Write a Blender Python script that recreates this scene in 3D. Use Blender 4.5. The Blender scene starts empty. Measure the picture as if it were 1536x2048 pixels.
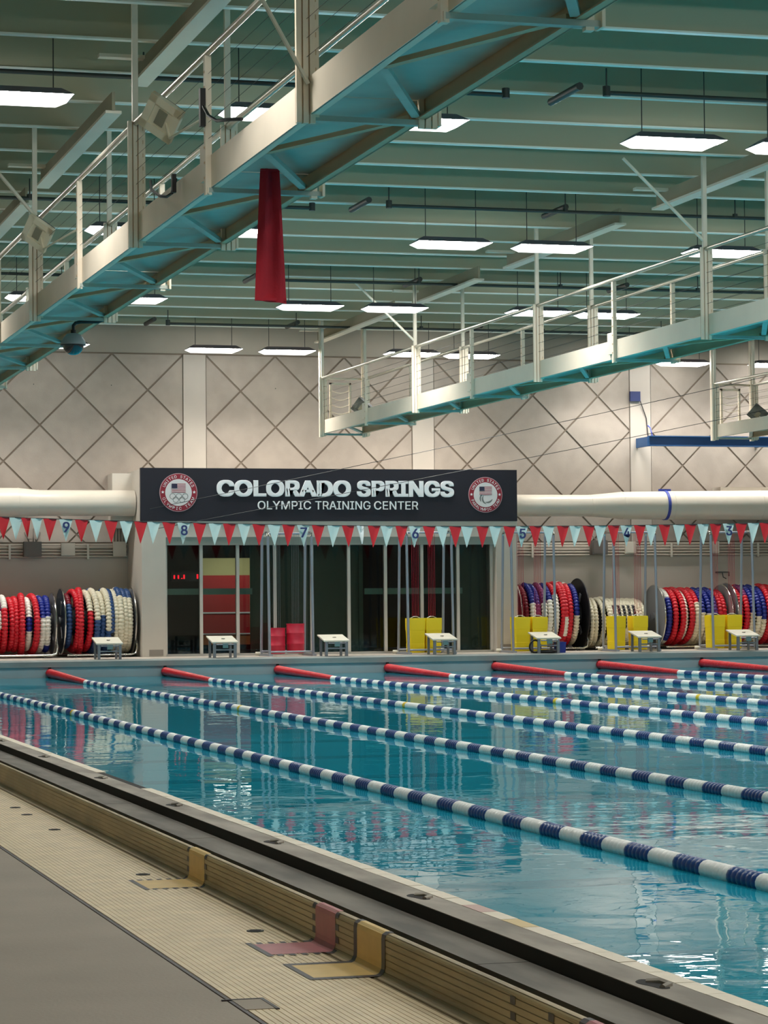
import bpy, bmesh, math, random
from mathutils import Vector, Matrix
random.seed(7)
S = bpy.context.scene
COL = S.collection
PI = math.pi

# ------------------------------------------------------------------ camera
F_PX, YAW, PITCH, ROLL, HC = 5196.3, 0.277776, 0.0343193, -0.0085249, 1.5757
fw = Vector((math.sin(YAW)*math.cos(PITCH), math.cos(YAW)*math.cos(PITCH), math.sin(PITCH)))
r0 = Vector((math.cos(YAW), -math.sin(YAW), 0)); u0 = r0.cross(fw)
rt = math.cos(ROLL)*r0 + math.sin(ROLL)*u0
up = -math.sin(ROLL)*r0 + math.cos(ROLL)*u0
cam = bpy.data.cameras.new('camera'); cam_o = bpy.data.objects.new('camera', cam); COL.objects.link(cam_o)
cam.sensor_fit = 'VERTICAL'; cam.sensor_height = 24.0; cam.lens = F_PX/2048*24.0
cam.clip_start = 0.05; cam.clip_end = 400
M = Matrix((rt, up, -fw)).transposed().to_4x4(); M.translation = Vector((0, 0, HC)); cam_o.matrix_world = M
S.camera = cam_o
# ------------------------------------------------------------------ world, exposure
w = bpy.data.worlds.new('world'); S.world = w; w.use_nodes = True
w.node_tree.nodes['Background'].inputs[0].default_value = (0.02, 0.024, 0.03, 1)
w.node_tree.nodes['Background'].inputs[1].default_value = 0.2
vs = S.view_settings; vs.view_transform = 'Standard'; vs.look = 'None'; vs.gamma = 1.0; vs.exposure = 0.0
vs.use_curve_mapping = False
LAMP, LAMP_SIDE = 70.0, 3.0     # radiance of the hall lights' diffusers downwards and at a flat angle
cy = S.cycles
cy.use_denoising = True; cy.max_bounces = 10; cy.diffuse_bounces = 6; cy.glossy_bounces = 4
cy.transmission_bounces = 6; cy.transparent_max_bounces = 12; cy.caustics_reflective = False; cy.caustics_refractive = False
cy.sample_clamp_indirect = 6.0

# ------------------------------------------------------------------ materials
def lin(c):
    return tuple((x/12.92 if x <= 0.04045 else ((x+0.055)/1.055)**2.4) for x in [v/255 for v in c])
MATS = {}
def mat(name, rgb, rough=0.6, metal=0.0, var=0.0, scale=3.0, bump=0.0, bscale=None, spec=0.5, emit=0.0, stretch=None, rgb2=None, coat=0.0):
    m = bpy.data.materials.new(name); m.use_nodes = True; MATS[name] = m
    nt = m.node_tree; b = nt.nodes['Principled BSDF']
    c = lin(rgb)
    b.inputs['Base Color'].default_value = (*c, 1); b.inputs['Roughness'].default_value = rough
    b.inputs['Metallic'].default_value = metal; b.inputs['Specular IOR Level'].default_value = spec
    b.inputs['Coat Weight'].default_value = coat
    if emit:
        b.inputs['Emission Color'].default_value = (*c, 1); b.inputs['Emission Strength'].default_value = emit
    if var or bump:
        tc = nt.nodes.new('ShaderNodeTexCoord'); mp = nt.nodes.new('ShaderNodeMapping')
        nt.links.new(tc.outputs['Object'], mp.inputs[0])
        if stretch: mp.inputs['Scale'].default_value = stretch
    if var:
        n = nt.nodes.new('ShaderNodeTexNoise'); n.inputs['Scale'].default_value = scale; n.inputs['Detail'].default_value = 6
        nt.links.new(mp.outputs[0], n.inputs[0])
        rp = nt.nodes.new('ShaderNodeValToRGB')
        d = lin(rgb2) if rgb2 else tuple(x*(1-var) for x in c)
        e = c if rgb2 else tuple(min(1, x*(1+var*0.5)) for x in c)
        rp.color_ramp.elements[0].position = 0.35; rp.color_ramp.elements[1].position = 0.65
        rp.color_ramp.elements[0].color = (*d, 1); rp.color_ramp.elements[1].color = (*e, 1)
        nt.links.new(n.outputs[0], rp.inputs[0]); nt.links.new(rp.outputs[0], b.inputs['Base Color'])
    if bump:
        n2 = nt.nodes.new('ShaderNodeTexNoise'); n2.inputs['Scale'].default_value = bscale or scale*8; n2.inputs['Detail'].default_value = 4
        nt.links.new(mp.outputs[0], n2.inputs[0])
        bp = nt.nodes.new('ShaderNodeBump'); bp.inputs['Strength'].default_value = bump; bp.inputs['Distance'].default_value = 0.01
        nt.links.new(n2.outputs[0], bp.inputs['Height']); nt.links.new(bp.outputs[0], b.inputs['Normal'])
    return m

mat('wall_panel', (158, 148, 138), 0.75, var=0.10, scale=2.2, bump=0.25, bscale=60)
mat('wall_joint', (120, 108, 96), 0.9)
mat('wall_paint', (178, 170, 160), 0.7, var=0.05, scale=1.0)
mat('wall_side', (236, 228, 214), 0.7, var=0.04, scale=1.0)
mat('wall_upper', (150, 143, 132), 0.8, var=0.06, scale=1.0)
mat('wall_grey', (186, 177, 165), 0.7, var=0.05, scale=0.8)
mat('white_paint', (200, 193, 182), 0.55, var=0.03, scale=2)
mat('ceiling_deck', (172, 171, 148), 0.9, var=0.08, scale=0.6)
mat('joist_green', (174, 173, 150), 0.7, var=0.05, scale=0.5)
mat('joist_flange_lit', (236, 240, 232), 0.6)  # off-white carries the light caught by the joists' bottom flanges
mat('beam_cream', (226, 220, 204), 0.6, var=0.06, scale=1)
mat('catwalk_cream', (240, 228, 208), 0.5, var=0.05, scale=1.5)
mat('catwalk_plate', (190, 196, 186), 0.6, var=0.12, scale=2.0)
mat('catwalk_shade', (206, 180, 146), 0.6, var=0.08, scale=1.5)  # cream steel browned: shade painted into inner faces, braces and slots
mat('beam_side_shade', (158, 152, 130), 0.7, var=0.08, scale=1)  # darker copy of the beam cream, painting the shadowed side of the web
mat('rail_steel', (205, 200, 186), 0.3, metal=0.6)
mat('dark_pipe', (52, 58, 56), 0.5, var=0.1, scale=2)
mat('wire', (44, 45, 46), 0.5)
mat('cable_black', (20, 20, 22), 0.5)
mat('housing', (112, 106, 122), 0.5)
m = mat('lens', (255, 251, 244), 0.4, emit=LAMP)
nt_ = m.node_tree; ge = nt_.nodes.new('ShaderNodeNewGeometry'); dt = nt_.nodes.new('ShaderNodeVectorMath'); dt.operation = 'DOT_PRODUCT'
nt_.links.new(ge.outputs['Incoming'], dt.inputs[0]); nt_.links.new(ge.outputs['Normal'], dt.inputs[1])
mr = nt_.nodes.new('ShaderNodeMapRange'); mr.interpolation_type = 'SMOOTHSTEP'      # louvred optics: most light goes down, little sideways
mr.inputs[1].default_value = 0.40; mr.inputs[2].default_value = 0.80; mr.inputs[3].default_value = LAMP_SIDE; mr.inputs[4].default_value = LAMP
nt_.links.new(dt.outputs['Value'], mr.inputs[0]); nt_.links.new(mr.outputs[0], nt_.nodes['Principled BSDF'].inputs['Emission Strength'])
mat('banner_red', (186, 20, 40), 0.75, var=0.08, scale=6, bump=0.3, bscale=40)
mat('dome_grey', (160, 160, 162), 0.4)
mat('dome_smoke', (34, 46, 56), 0.05, coat=1.0)
mat('flood_cream', (244, 236, 212), 0.5)
mat('flood_glass', (150, 148, 130), 0.2)
mat('flood_grey', (108, 114, 112), 0.5)
mat('navy', (17, 15, 32), 0.6, var=0.08, scale=3)
mat('letter_white', (250, 250, 252), 0.5)
mat('emblem_red', (150, 26, 48), 0.5)
mat('emblem_white', (226, 222, 222), 0.5)
mat('emblem_rose', (198, 160, 166), 0.5)
mat('emblem_grey', (120, 124, 122), 0.5)
mat('emblem_navy', (34, 34, 66), 0.5)
mat('duct_white', (206, 197, 183), 0.28, var=0.03, scale=2, coat=0.3)
mat('collar_blue', (44, 62, 150), 0.5)
mat('beam_blue', (34, 80, 128), 0.5, var=0.08, scale=2)
mat('plate_navy', (30, 44, 92), 0.5)
mat('concrete', (172, 160, 146), 0.75, var=0.10, scale=0.9, bump=0.2, bscale=50)
mat('far_deck', (186, 176, 164), 0.6, var=0.08, scale=2)
mat('coping_grey', (128, 136, 134), 0.6, var=0.12, scale=1.5)
mat('pool_wall', (146, 162, 166), 0.5, var=0.08, scale=1.2)
mat('pool_bed', (96, 196, 210), 0.6, var=0.06, scale=0.4)
mat('pool_stripe', (16, 40, 84), 0.6)
mat('grout', (164, 146, 114), 0.9)
mat('tile_cream', (236, 214, 176), 0.45, var=0.10, scale=6)
mat('tile_kerb_shade', (172, 152, 112), 0.45, var=0.30, scale=2.2, stretch=(1, 0.5, 2))  # cream tile darkened to hold the shade on the kerb's deck-facing side
mat('tile_yellow', (222, 186, 108), 0.45, var=0.06, scale=8)
mat('tile_pink', (184, 108, 112), 0.45, var=0.08, scale=8)
mat('tile_dark', (58, 50, 52), 0.45)
mat('edge_tile', (240, 226, 204), 0.45, var=0.05, scale=9)
mat('edge_pink', (206, 170, 160), 0.5)
mat('edge_yellow', (224, 196, 140), 0.5)
mat('gutter_grey', (138, 130, 120), 0.7, var=0.3, scale=1.6, rgb2=(96, 91, 84), stretch=(2.5, 0.5, 1))
mat('lip_grey', (176, 166, 154), 0.7, var=0.22, scale=2.2, rgb2=(136, 128, 118), stretch=(2, 0.6, 1))
mat('gutter_black', (34, 30, 28), 0.8, var=0.2, scale=2)
mat('float_white', (236, 236, 232), 0.35)
mat('float_blue', (34, 66, 124), 0.3)
mat('float_red', (206, 30, 44), 0.35)
mat('float_yellow', (226, 190, 40), 0.35)
mat('coil_red', (206, 20, 40), 0.38)
mat('coil_blue', (20, 38, 132), 0.35)
mat('coil_steel', (40, 76, 128), 0.4)
mat('coil_white', (236, 232, 222), 0.4)
mat('coil_cream', (228, 220, 196), 0.45)
mat('coil_black', (20, 20, 24), 0.5)
mat('coil_purple', (120, 40, 100), 0.4)
mat('coil_maroon', (120, 18, 36), 0.4)
mat('chrome', (225, 224, 220), 0.18, metal=1.0)
mat('flange_grey', (142, 144, 148), 0.45, metal=0.2)
mat('flange_dark', (44, 58, 76), 0.4)
mat('flange_maroon', (96, 22, 36), 0.45)
mat('flange_black', (18, 18, 22), 0.5)
mat('tower_steel', (160, 166, 178), 0.35, metal=0.4)
mat('bucket_yellow', (252, 224, 30), 0.45)
mat('barrel_red', (212, 44, 72), 0.45)
mat('block_top', (216, 212, 196), 0.6, var=0.05, scale=6)
mat('block_leg', (128, 132, 138), 0.35, metal=0.5)
mat('block_tag', (96, 128, 128), 0.5)
mat('mullion', (212, 208, 200), 0.45)
mat('header_grey', (140, 148, 140), 0.5)
mat('room_black', (20, 22, 26), 0.8)
mat('room_green', (60, 76, 62), 0.7, var=0.1, scale=1)
mat('room_green_light', (100, 110, 98), 0.7)
mat('room_red', (196, 38, 44), 0.6)
mat('room_beige', (206, 198, 140), 0.7)
mat('room_wood', (190, 110, 60), 0.6)
mat('rail_green', (112, 146, 132), 0.5)
mat('led_red', (255, 20, 40), 0.5, emit=1.5)
mat('strand_red', (176, 26, 52), 0.6)
mat('strand_grey', (120, 126, 124), 0.6)
mat('flag_red', (182, 24, 36), 0.55)
mat('flag_teal', (178, 200, 198), 0.55)
mat('flag_white', (224, 228, 228), 0.4)
mat('number_navy', (24, 40, 92), 0.6)
mat('box_dark', (104, 96, 90), 0.6)
mat('box_light', (206, 198, 184), 0.6)
mat('conduit', (190, 180, 166), 0.5)
mat('bin_blue', (28, 52, 140), 0.5)
mat('vent_grey', (140, 132, 124), 0.6)

def glass_mat():
    m = bpy.data.materials.new('glass'); m.use_nodes = True; MATS['glass'] = m
    nt = m.node_tree; nt.nodes.remove(nt.nodes['Principled BSDF']); out = nt.nodes['Material Output']
    t = nt.nodes.new('ShaderNodeBsdfTransparent'); t.inputs[0].default_value = (0.80, 0.86, 0.84, 1)
    g = nt.nodes.new('ShaderNodeBsdfGlossy'); g.inputs[1].default_value = 0.02
    fr = nt.nodes.new('ShaderNodeFresnel'); fr.inputs[0].default_value = 1.45
    mx = nt.nodes.new('ShaderNodeMixShader')
    nt.links.new(fr.outputs[0], mx.inputs[0]); nt.links.new(t.outputs[0], mx.inputs[1]); nt.links.new(g.outputs[0], mx.inputs[2])
    nt.links.new(mx.outputs[0], out.inputs[0])
glass_mat()
def water_mat():
    m = bpy.data.materials.new('water'); m.use_nodes = True; MATS['water'] = m
    nt = m.node_tree; nt.nodes.remove(nt.nodes['Principled BSDF']); out = nt.nodes['Material Output']
    tc = nt.nodes.new('ShaderNodeTexCoord')
    def noise(scale, sx, sy, det=2.0, rz=0.0):
        mp = nt.nodes.new('ShaderNodeMapping'); mp.inputs['Scale'].default_value = (sx, sy, 1); mp.inputs['Rotation'].default_value = (0, 0, rz)
        nt.links.new(tc.outputs['Object'], mp.inputs[0])
        n = nt.nodes.new('ShaderNodeTexNoise'); n.inputs['Scale'].default_value = scale; n.inputs['Detail'].default_value = det
        n.inputs['Distortion'].default_value = 0.4
        nt.links.new(mp.outputs[0], n.inputs[0]); return n
    a = noise(0.9, 1, 1, 2.0, 0.4); b = noise(3.2, 1.0, 1.3, 2.0, -0.3); c = noise(0.22, 1, 1, 1.0)
    # calm and choppier patches: the small ripples come and go over several metres
    mul = nt.nodes.new('ShaderNodeMath'); mul.operation = 'MULTIPLY'
    rmp = nt.nodes.new('ShaderNodeMapRange'); rmp.inputs[1].default_value = 0.35; rmp.inputs[2].default_value = 0.65
    rmp.inputs[3].default_value = 0.25; rmp.inputs[4].default_value = 1.0
    nt.links.new(c.outputs[0], rmp.inputs[0]); nt.links.new(b.outputs[0], mul.inputs[0]); nt.links.new(rmp.outputs[0], mul.inputs[1])
    sc = nt.nodes.new('ShaderNodeMath'); sc.operation = 'MULTIPLY'; sc.inputs[1].default_value = 0.35
    nt.links.new(mul.outputs[0], sc.inputs[0])
    ad = nt.nodes.new('ShaderNodeMath'); ad.operation = 'ADD'
    nt.links.new(a.outputs[0], ad.inputs[0]); nt.links.new(sc.outputs[0], ad.inputs[1])
    bp = nt.nodes.new('ShaderNodeBump'); bp.inputs['Strength'].default_value = 1.0; bp.inputs['Distance'].default_value = 0.0065
    nt.links.new(ad.outputs[0], bp.inputs['Height'])
    t = nt.nodes.new('ShaderNodeBsdfTransparent'); t.inputs[0].default_value = (0.28, 0.88, 0.93, 1)
    g = nt.nodes.new('ShaderNodeBsdfGlossy'); g.inputs[1].default_value = 0.0
    nt.links.new(bp.outputs[0], g.inputs['Normal'])
    fr = nt.nodes.new('ShaderNodeFresnel'); fr.inputs[0].default_value = 1.333
    nt.links.new(bp.outputs[0], fr.inputs['Normal'])
    mx = nt.nodes.new('ShaderNodeMixShader')
    df = nt.nodes.new('ShaderNodeBsdfDiffuse'); df.inputs[0].default_value = (0.02, 0.52, 0.74, 1)    # light scattered back by the body of the water
    bd = nt.nodes.new('ShaderNodeMixShader'); bd.inputs[0].default_value = 0.42
    nt.links.new(df.outputs[0], bd.inputs[1]); nt.links.new(t.outputs[0], bd.inputs[2])
    nt.links.new(fr.outputs[0], mx.inputs[0]); nt.links.new(bd.outputs[0], mx.inputs[1]); nt.links.new(g.outputs[0], mx.inputs[2])
    nt.links.new(mx.outputs[0], out.inputs[0])
water_mat()

# ------------------------------------------------------------------ geometry helpers
WORLD = {}
class MB:
    def __init__(s): s.v = []; s.f = []; s.m = []; s.sm = []
    def add(s, vs_, fs, mi=0, smooth=False):
        k = len(s.v); s.v += [tuple(p) for p in vs_]
        for f in fs: s.f.append(tuple(i+k for i in f)); s.m.append(mi); s.sm.append(smooth)
        return s
    def box(s, x0, x1, y0, y1, z0, z1, mi=0):
        return s.add([(x0,y0,z0),(x1,y0,z0),(x1,y1,z0),(x0,y1,z0),(x0,y0,z1),(x1,y0,z1),(x1,y1,z1),(x0,y1,z1)],
              [(3,2,1,0),(4,5,6,7),(0,1,5,4),(1,2,6,5),(2,3,7,6),(3,0,4,7)], mi)
    def obox(s, c, ax, ay, az, mi=0):       # oriented box: centre and three half-axis vectors
        c, ax, ay, az = map(Vector, (c, ax, ay, az))
        P = [c+i*ax+j*ay+k*az for k in (-1,1) for i, j in ((-1,-1),(1,-1),(1,1),(-1,1))]
        return s.add(P, [(3,2,1,0),(4,5,6,7),(0,1,5,4),(1,2,6,5),(2,3,7,6),(3,0,4,7)], mi)
    def tube(s, pts, r, n=8, mi=0, cap=True):
        pts = [Vector(p) for p in pts]; rings = []
        t0 = (pts[1]-pts[0]).normalized(); a = Vector((0,0,1)) if abs(t0.z) < 0.9 else Vector((1,0,0))
        nrm = (a - t0*a.dot(t0)).normalized(); V = []
        for i, p in enumerate(pts):
            if i == 0: t = t0
            elif i == len(pts)-1: t = (pts[i]-pts[i-1]).normalized()
            else: t = ((pts[i]-pts[i-1]).normalized()+(pts[i+1]-pts[i]).normalized()).normalized()
            nrm = (nrm - t*nrm.dot(t)).normalized(); b = t.cross(nrm)
            rr = r[i] if isinstance(r, (list, tuple)) else r
            V += [p + rr*(math.cos(2*PI*k/n)*nrm+math.sin(2*PI*k/n)*b) for k in range(n)]
        Fs = [(i*n+k, i*n+(k+1)%n, (i+1)*n+(k+1)%n, (i+1)*n+k) for i in range(len(pts)-1) for k in range(n)]
        s.add(V, Fs, mi, True)
        if cap:
            s.add(V[:n], [tuple(reversed(range(n)))], mi); s.add(V[-n:], [tuple(range(n))], mi)
        return s
    def prism(s, poly, axis, a, b, mi=0):   # polygon (2D) pushed along an axis
        def P(u, v, t): return {'x': (t,u,v), 'y': (u,t,v), 'z': (u,v,t)}[axis]
        n = len(poly); V = [P(u,v,a) for u,v in poly]+[P(u,v,b) for u,v in poly]
        return s.add(V, [tuple(reversed(range(n))), tuple(range(n,2*n))]+[(i,(i+1)%n,n+(i+1)%n,n+i) for i in range(n)], mi)
    def disc(s, c, r, axis='x', th=0.02, n=32, mi=0):
        c = Vector(c); d = {'x': Vector((th/2,0,0)), 'y': Vector((0,th/2,0)), 'z': Vector((0,0,th/2))}[axis]
        return s.tube([c-d, c+d], r, n, mi)
    def build(s, name, mats, parent=None, sharp=True):
        me = bpy.data.meshes.new(name)
        o0 = WORLD.get(parent.name, Vector()) if parent else Vector()
        me.from_pydata([tuple(Vector(p)-o0) for p in s.v], [], s.f)
        for mm in (mats if isinstance(mats, (list, tuple)) else [mats]): me.materials.append(MATS[mm])
        me.polygons.foreach_set('material_index', s.m); me.polygons.foreach_set('use_smooth', s.sm)
        bm = bmesh.new(); bm.from_mesh(me); bmesh.ops.remove_doubles(bm, verts=bm.verts, dist=1e-6)
        bmesh.ops.recalc_face_normals(bm, faces=bm.faces); bm.to_mesh(me); bm.free()
        if any(s.sm): me.set_sharp_from_angle(angle=math.radians(50))
        me.update()
        o = bpy.data.objects.new(name, me); COL.objects.link(o)
        if parent: o.parent = parent; WORLD[o.name] = o0
        else: WORLD[o.name] = Vector()
        return o
def tag(o, label=None, cat=None, group=None, kind=None):
    if label: o['label'] = label
    if cat: o['category'] = cat
    if group: o['group'] = group
    if kind: o['kind'] = kind
    return o
def root(name, loc, label, cat, group=None, kind=None):
    o = bpy.data.objects.new(name, None); COL.objects.link(o); o.location = loc; WORLD[o.name] = Vector(loc)
    o.empty_display_size = 0.2
    return tag(o, label, cat, group, kind)
def copy_tree(o, parent=None):
    c = o.copy(); COL.objects.link(c); c.parent = parent; WORLD[c.name] = Vector(WORLD.get(o.name, Vector()))
    for ch in list(o.children): copy_tree(ch, c)
    return c
def ray(x, y): return (x-768)/F_PX*rt - (y-1024)/F_PX*up + fw
def on_y(x, y, Y): d = ray(x, y); t = Y/d.y; return Vector((d.x*t, Y, HC+d.z*t))
FONT = None
try:    # Blender's own interface typeface, shipped inside Blender
    import os
    FONT = bpy.data.fonts.load(os.path.join(bpy.utils.system_resource('DATAFILES'), 'fonts', 'Inter.woff2'))
except Exception: FONT = None
def text_mesh(body, bold=0.0, spacing=1.0):
    cu = bpy.data.curves.new('lettering', 'FONT'); cu.body = body; cu.size = 1.0
    if FONT: cu.font = FONT
    cu.align_x = 'LEFT'; cu.offset = bold; cu.space_character = spacing
    cu.resolution_u = 4; cu.extrude = 0.02
    ob = bpy.data.objects.new('lettering', cu); COL.objects.link(ob)
    dg = bpy.context.evaluated_depsgraph_get()
    me = bpy.data.meshes.new_from_object(ob.evaluated_get(dg))
    V = [v.co.copy() for v in me.vertices]; Fs = [tuple(p.vertices) for p in me.polygons]
    bpy.data.objects.remove(ob); bpy.data.curves.remove(cu); bpy.data.meshes.remove(me)
    return V, Fs
def put_text(mb, body, x0, x1, z0, z1, y, depth=0.012, bold=0.0, spacing=1.0, mi=0):   # text facing -Y, fitted in a rectangle
    V, Fs = text_mesh(body, 0.0, spacing)
    if bold:
        V0, F0 = V, Fs; V, Fs = [], []
        for q, (du, dv) in enumerate(((-1, -1), (-1, 1), (1, 1), (1, -1), (0, 0), (0, -1), (0, 1), (-1, 0), (1, 0))):
            k = len(V); V += [Vector((v.x+du*bold, v.y+dv*bold*0.7, v.z if v.z < 0 else v.z*(1+0.05*q))) for v in V0]; Fs += [tuple(i+k for i in f) for f in F0]
    ax, bx = min(v.x for v in V), max(v.x for v in V); az, bz = min(v.y for v in V), max(v.y for v in V)
    P = [((x0+(v.x-ax)/(bx-ax)*(x1-x0)), y-(depth*v.z/0.02 if v.z > 0 else 0), (z0+(v.y-az)/(bz-az)*(z1-z0))) for v in V]
    mb.add(P, Fs, mi)
def put_arc(mb, body, cx, cz, R, h, a0, a1, y, top=True, depth=0.004, mi=0):          # letters round a ring, angles in degrees
    n = len(body)
    for i, ch in enumerate(body):
        if ch == ' ': continue
        a = math.radians(a0+(a1-a0)*(i/(n-1)))
        V, Fs = text_mesh(ch, 0.0)
        ax, bx = min(v.x for v in V), max(v.x for v in V); az, bz = min(v.y for v in V), max(v.y for v in V)
        wd = (bx-ax)/(bz-az)*h
        rad = Vector((math.cos(a), 0, math.sin(a))); tan = Vector((math.sin(a), 0, -math.cos(a)))
        if not top: rad_u = -rad; tan = -tan
        else: rad_u = rad
        c = Vector((cx, y, cz))+rad*R
        P = [c + tan*((v.x-(ax+bx)/2)/(bx-ax)*wd) + rad_u*((v.y-(az+bz)/2)/(bz-az)*h) + Vector((0, -(depth if v.z > 0 else 0), 0)) for v in V]
        mb.add(P, Fs, mi)

# ------------------------------------------------------------------ main dimensions (metres, water level z = 0)
YE, YF, YW = 55.4, 57.6, 59.4       # far pool wall, vestibule front, far wall
XL, XR, Y0 = -5.0, 33.0, -5.0       # side walls and the wall behind
PX0, PX1, PY0 = 3.80, 27.6, 2.0     # pool
DZ = 0.37                           # far deck
ZJ, ZC = 7.9, 8.45                  # joist bottoms, ceiling deck
BED = -1.3
ROOT0 = {}
# ================================================================== the room
def struct(name, label, mb, mats, cat='setting'):
    return tag(mb.build(name, mats), label, cat, kind='structure')
floor = struct('floor', 'warm grey concrete deck along the tiled strip', MB().box(XL, 2.22, Y0, YE, -0.3, 0.0), 'concrete', 'floor')
base = MB().box(2.22, 3.0, Y0, YE, -0.3, -0.004).build('grout_bed', 'grout', floor)
MB().box(2.225, 2.242, 4.0, YE, -0.02, 0.002).build('joint_strip', 'tile_dark', floor)
def notch():
    m = MB(); m.box(2.24, 2.36, 9.86, 10.12, -0.01, 0.004); m.box(2.355, 2.37, 9.84, 10.12, -0.01, 0.006, 1); m.box(2.20, 2.37, 10.11, 10.125, -0.01, 0.006, 1)
    m.build('cover_plate', ['concrete', 'tile_dark'], floor)
notch()
mb = MB()
x = 2.25
while x < 2.93:
    mb.box(x, x+0.0235, Y0, YE, -0.004, 0.001); x += 0.0272
tag(mb.build('tile_course', 'tile_cream', floor), kind='stuff')
for (x, y) in ((2.79, 14.95), (2.82, 12.2), (2.76, 18.13), (2.77, 20.2), (2.76, 19.49)):
    m = MB().disc((x, y, 0.003), 0.042, 'z', 0.005, 20); m.disc((x, y, 0.0055), 0.028, 'z', 0.003, 20, 1); m.build('drain_cap', ['dark_pipe', 'gutter_black'], floor)
far_deck = struct('floor_far_end', 'raised pale deck behind the starting blocks', MB().box(PX0-6, XR, YE+0.35, YW, -0.5, DZ), 'far_deck', 'floor')
# kerb: a tiled upstand between the deck and the gutter
def prof(off=0.0):
    P = [(2.95-off, 0.0)]
    for k in range(5):
        a = -PI/2+k*PI/8; P.append((2.965+0.035*math.cos(a)-off, 0.035+0.035*math.sin(a)))
    P += [(3.0-off, 0.16)]
    for k in range(1, 5):
        a = PI-k*PI/8; P.append((3.018+0.018*math.cos(a)-off*math.cos(k*PI/8), 0.16+0.018*math.sin(a)+off*math.sin(k*PI/8)))
    P.append((3.036, 0.178+off)); return P
P = prof(); kerb_poly = P+[(3.036, -0.3), (2.95, -0.3)]
kerb = struct('pool_kerb', 'low shade-toned cream mosaic tiled kerb with rounded top edge along the gutter', MB().prism(kerb_poly, 'y', Y0, YE), 'grout', 'kerb')
def path_len(P):
    L = [0]
    for a, b in zip(P, P[1:]): L.append(L[-1]+math.hypot(b[0]-a[0], b[1]-a[1]))
    return L
def at_len(P, L, t):
    for i in range(len(P)-1):
        if t <= L[i+1] or i == len(P)-2:
            u = (t-L[i])/(L[i+1]-L[i]); return (P[i][0]+(P[i+1][0]-P[i][0])*u, P[i][1]+(P[i+1][1]-P[i][1])*u)
PO = prof(0.003); LO = path_len(PO)
def band(mb, t0, t1, ya, yb, off=0.0, mi=0, n=3):
    PQ = prof(0.003+off); LQ = path_len(PQ); sc = LQ[-1]/LO[-1]
    pts = [at_len(PQ, LQ, (t0+(t1-t0)*k/n)*sc) for k in range(n+1)]
    V = [(p[0], ya, p[1]) for p in pts]+[(p[0], yb, p[1]) for p in pts]
    mb.add(V, [(k, k+1, n+2+k, n+1+k) for k in range(n)], mi)
mb = MB(); t = 0.0
while t < LO[-1]-0.01:
    band(mb, t, min(t+0.0238, LO[-1]), Y0, YE); t += 0.0272
tag(mb.build('tile_course', 'tile_kerb_shade', kerb), kind='stuff')
def marker(ya, yb, m, solid, xo):
    mm = MB(); band(mm, 0, LO[-1], ya, yb, 0.002, 0, 12); mm.add([(xo, ya, 0.003), (2.972, ya, 0.003), (2.972, yb, 0.003), (xo, yb, 0.003)], [(0,1,2,3)])
    mm.build('marker_patch', m, kerb)
    b = MB()
    for yy, s in ((ya, -1), (yb, 1)):
        y1, y2 = (yy-0.055, yy) if s < 0 else (yy, yy+0.055)
        if solid:
            band(b, 0, LO[-1], y1, y2, 0.0025, 0, 12); b.add([(xo, y1, 0.0035), (2.972, y1, 0.0035), (2.972, y2, 0.0035), (xo, y2, 0.0035)], [(0,1,2,3)])
        else:
            for k in range(4): band(b, 0.02+k*0.056, 0.048+k*0.056, y1, y2, 0.0025, 0, 4)
            for k in range(5): b.add([(xx, yq, 0.0035) for xx, yq in ((xo+0.02+k*0.056, y1), (xo+0.048+k*0.056, y1), (xo+0.048+k*0.056, y2), (xo+0.02+k*0.056, y2))], [(0,1,2,3)])
    b.add([(xo-0.028, ya-0.055, 0.0035), (xo, ya-0.055, 0.0035), (xo, yb+0.055, 0.0035), (xo-0.028, yb+0.055, 0.0035)], [(0,1,2,3)])
    tag(b.build('border_tile', 'tile_dark', kerb), kind='stuff')
marker(14.2, 14.62, 'tile_yellow', False, 2.68)
marker(11.36, 11.72, 'tile_pink', False, 2.70)
marker(10.60, 10.99, 'tile_yellow', True, 2.70)
marker(7.72, 8.14, 'tile_pink', True, 2.70)
b = MB()
for yy in (8.85, 8.44):
    for k in range(3): band(b, 0.05+k*0.056, 0.078+k*0.056, yy, yy+0.055, 0.0025, 0, 4)
tag(b.build('border_tile', 'tile_dark', kerb), kind='stuff')
# gutter: trench, drain slab, black upstand, grey lip and cream edge tiles
gut = struct('pool_gutter', 'grey stained gutter slab with black upstand between kerb and water', MB().box(3.036, 3.62, Y0, YE, -0.3, -0.02), 'gutter_black', 'gutter')
yy = Y0; k = 0
while yy < YE:
    y2 = min(yy+3.1, YE)
    MB().box(3.385, 3.618, yy+0.004, y2-0.004, -0.05, 0.04+0.0006*(k % 3)).build('gutter_slab', 'gutter_grey', gut); yy += 3.1; k += 1
lip = struct('pool_lip', 'grey stone pool lip with a pale tiled edge at the water', MB().box(3.622, 3.86, Y0, YE, BED, 0.104), 'gutter_black', 'pool edge')
m = MB().box(3.622, 3.79, Y0, YE, 0.1045, 0.108); m.build('lip_top', 'lip_grey', lip)
yy = 6.0; k = 0
while yy < YE-0.3:
    miss = 20.15 < yy < 22.35 or 22.2 < yy < 22.3
    if not miss:
        mt = 'edge_pink' if 11.55 < yy < 12.0 else ('edge_yellow' if 10.95 < yy < 11.4 else 'edge_tile')
        MB().box(3.793, 3.875+0.004*random.random(), yy+0.004, yy+0.296, 0.09, 0.108+0.002*random.random()).build('edge_tile', mt, lip)
    yy += 0.3; k += 1
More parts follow.
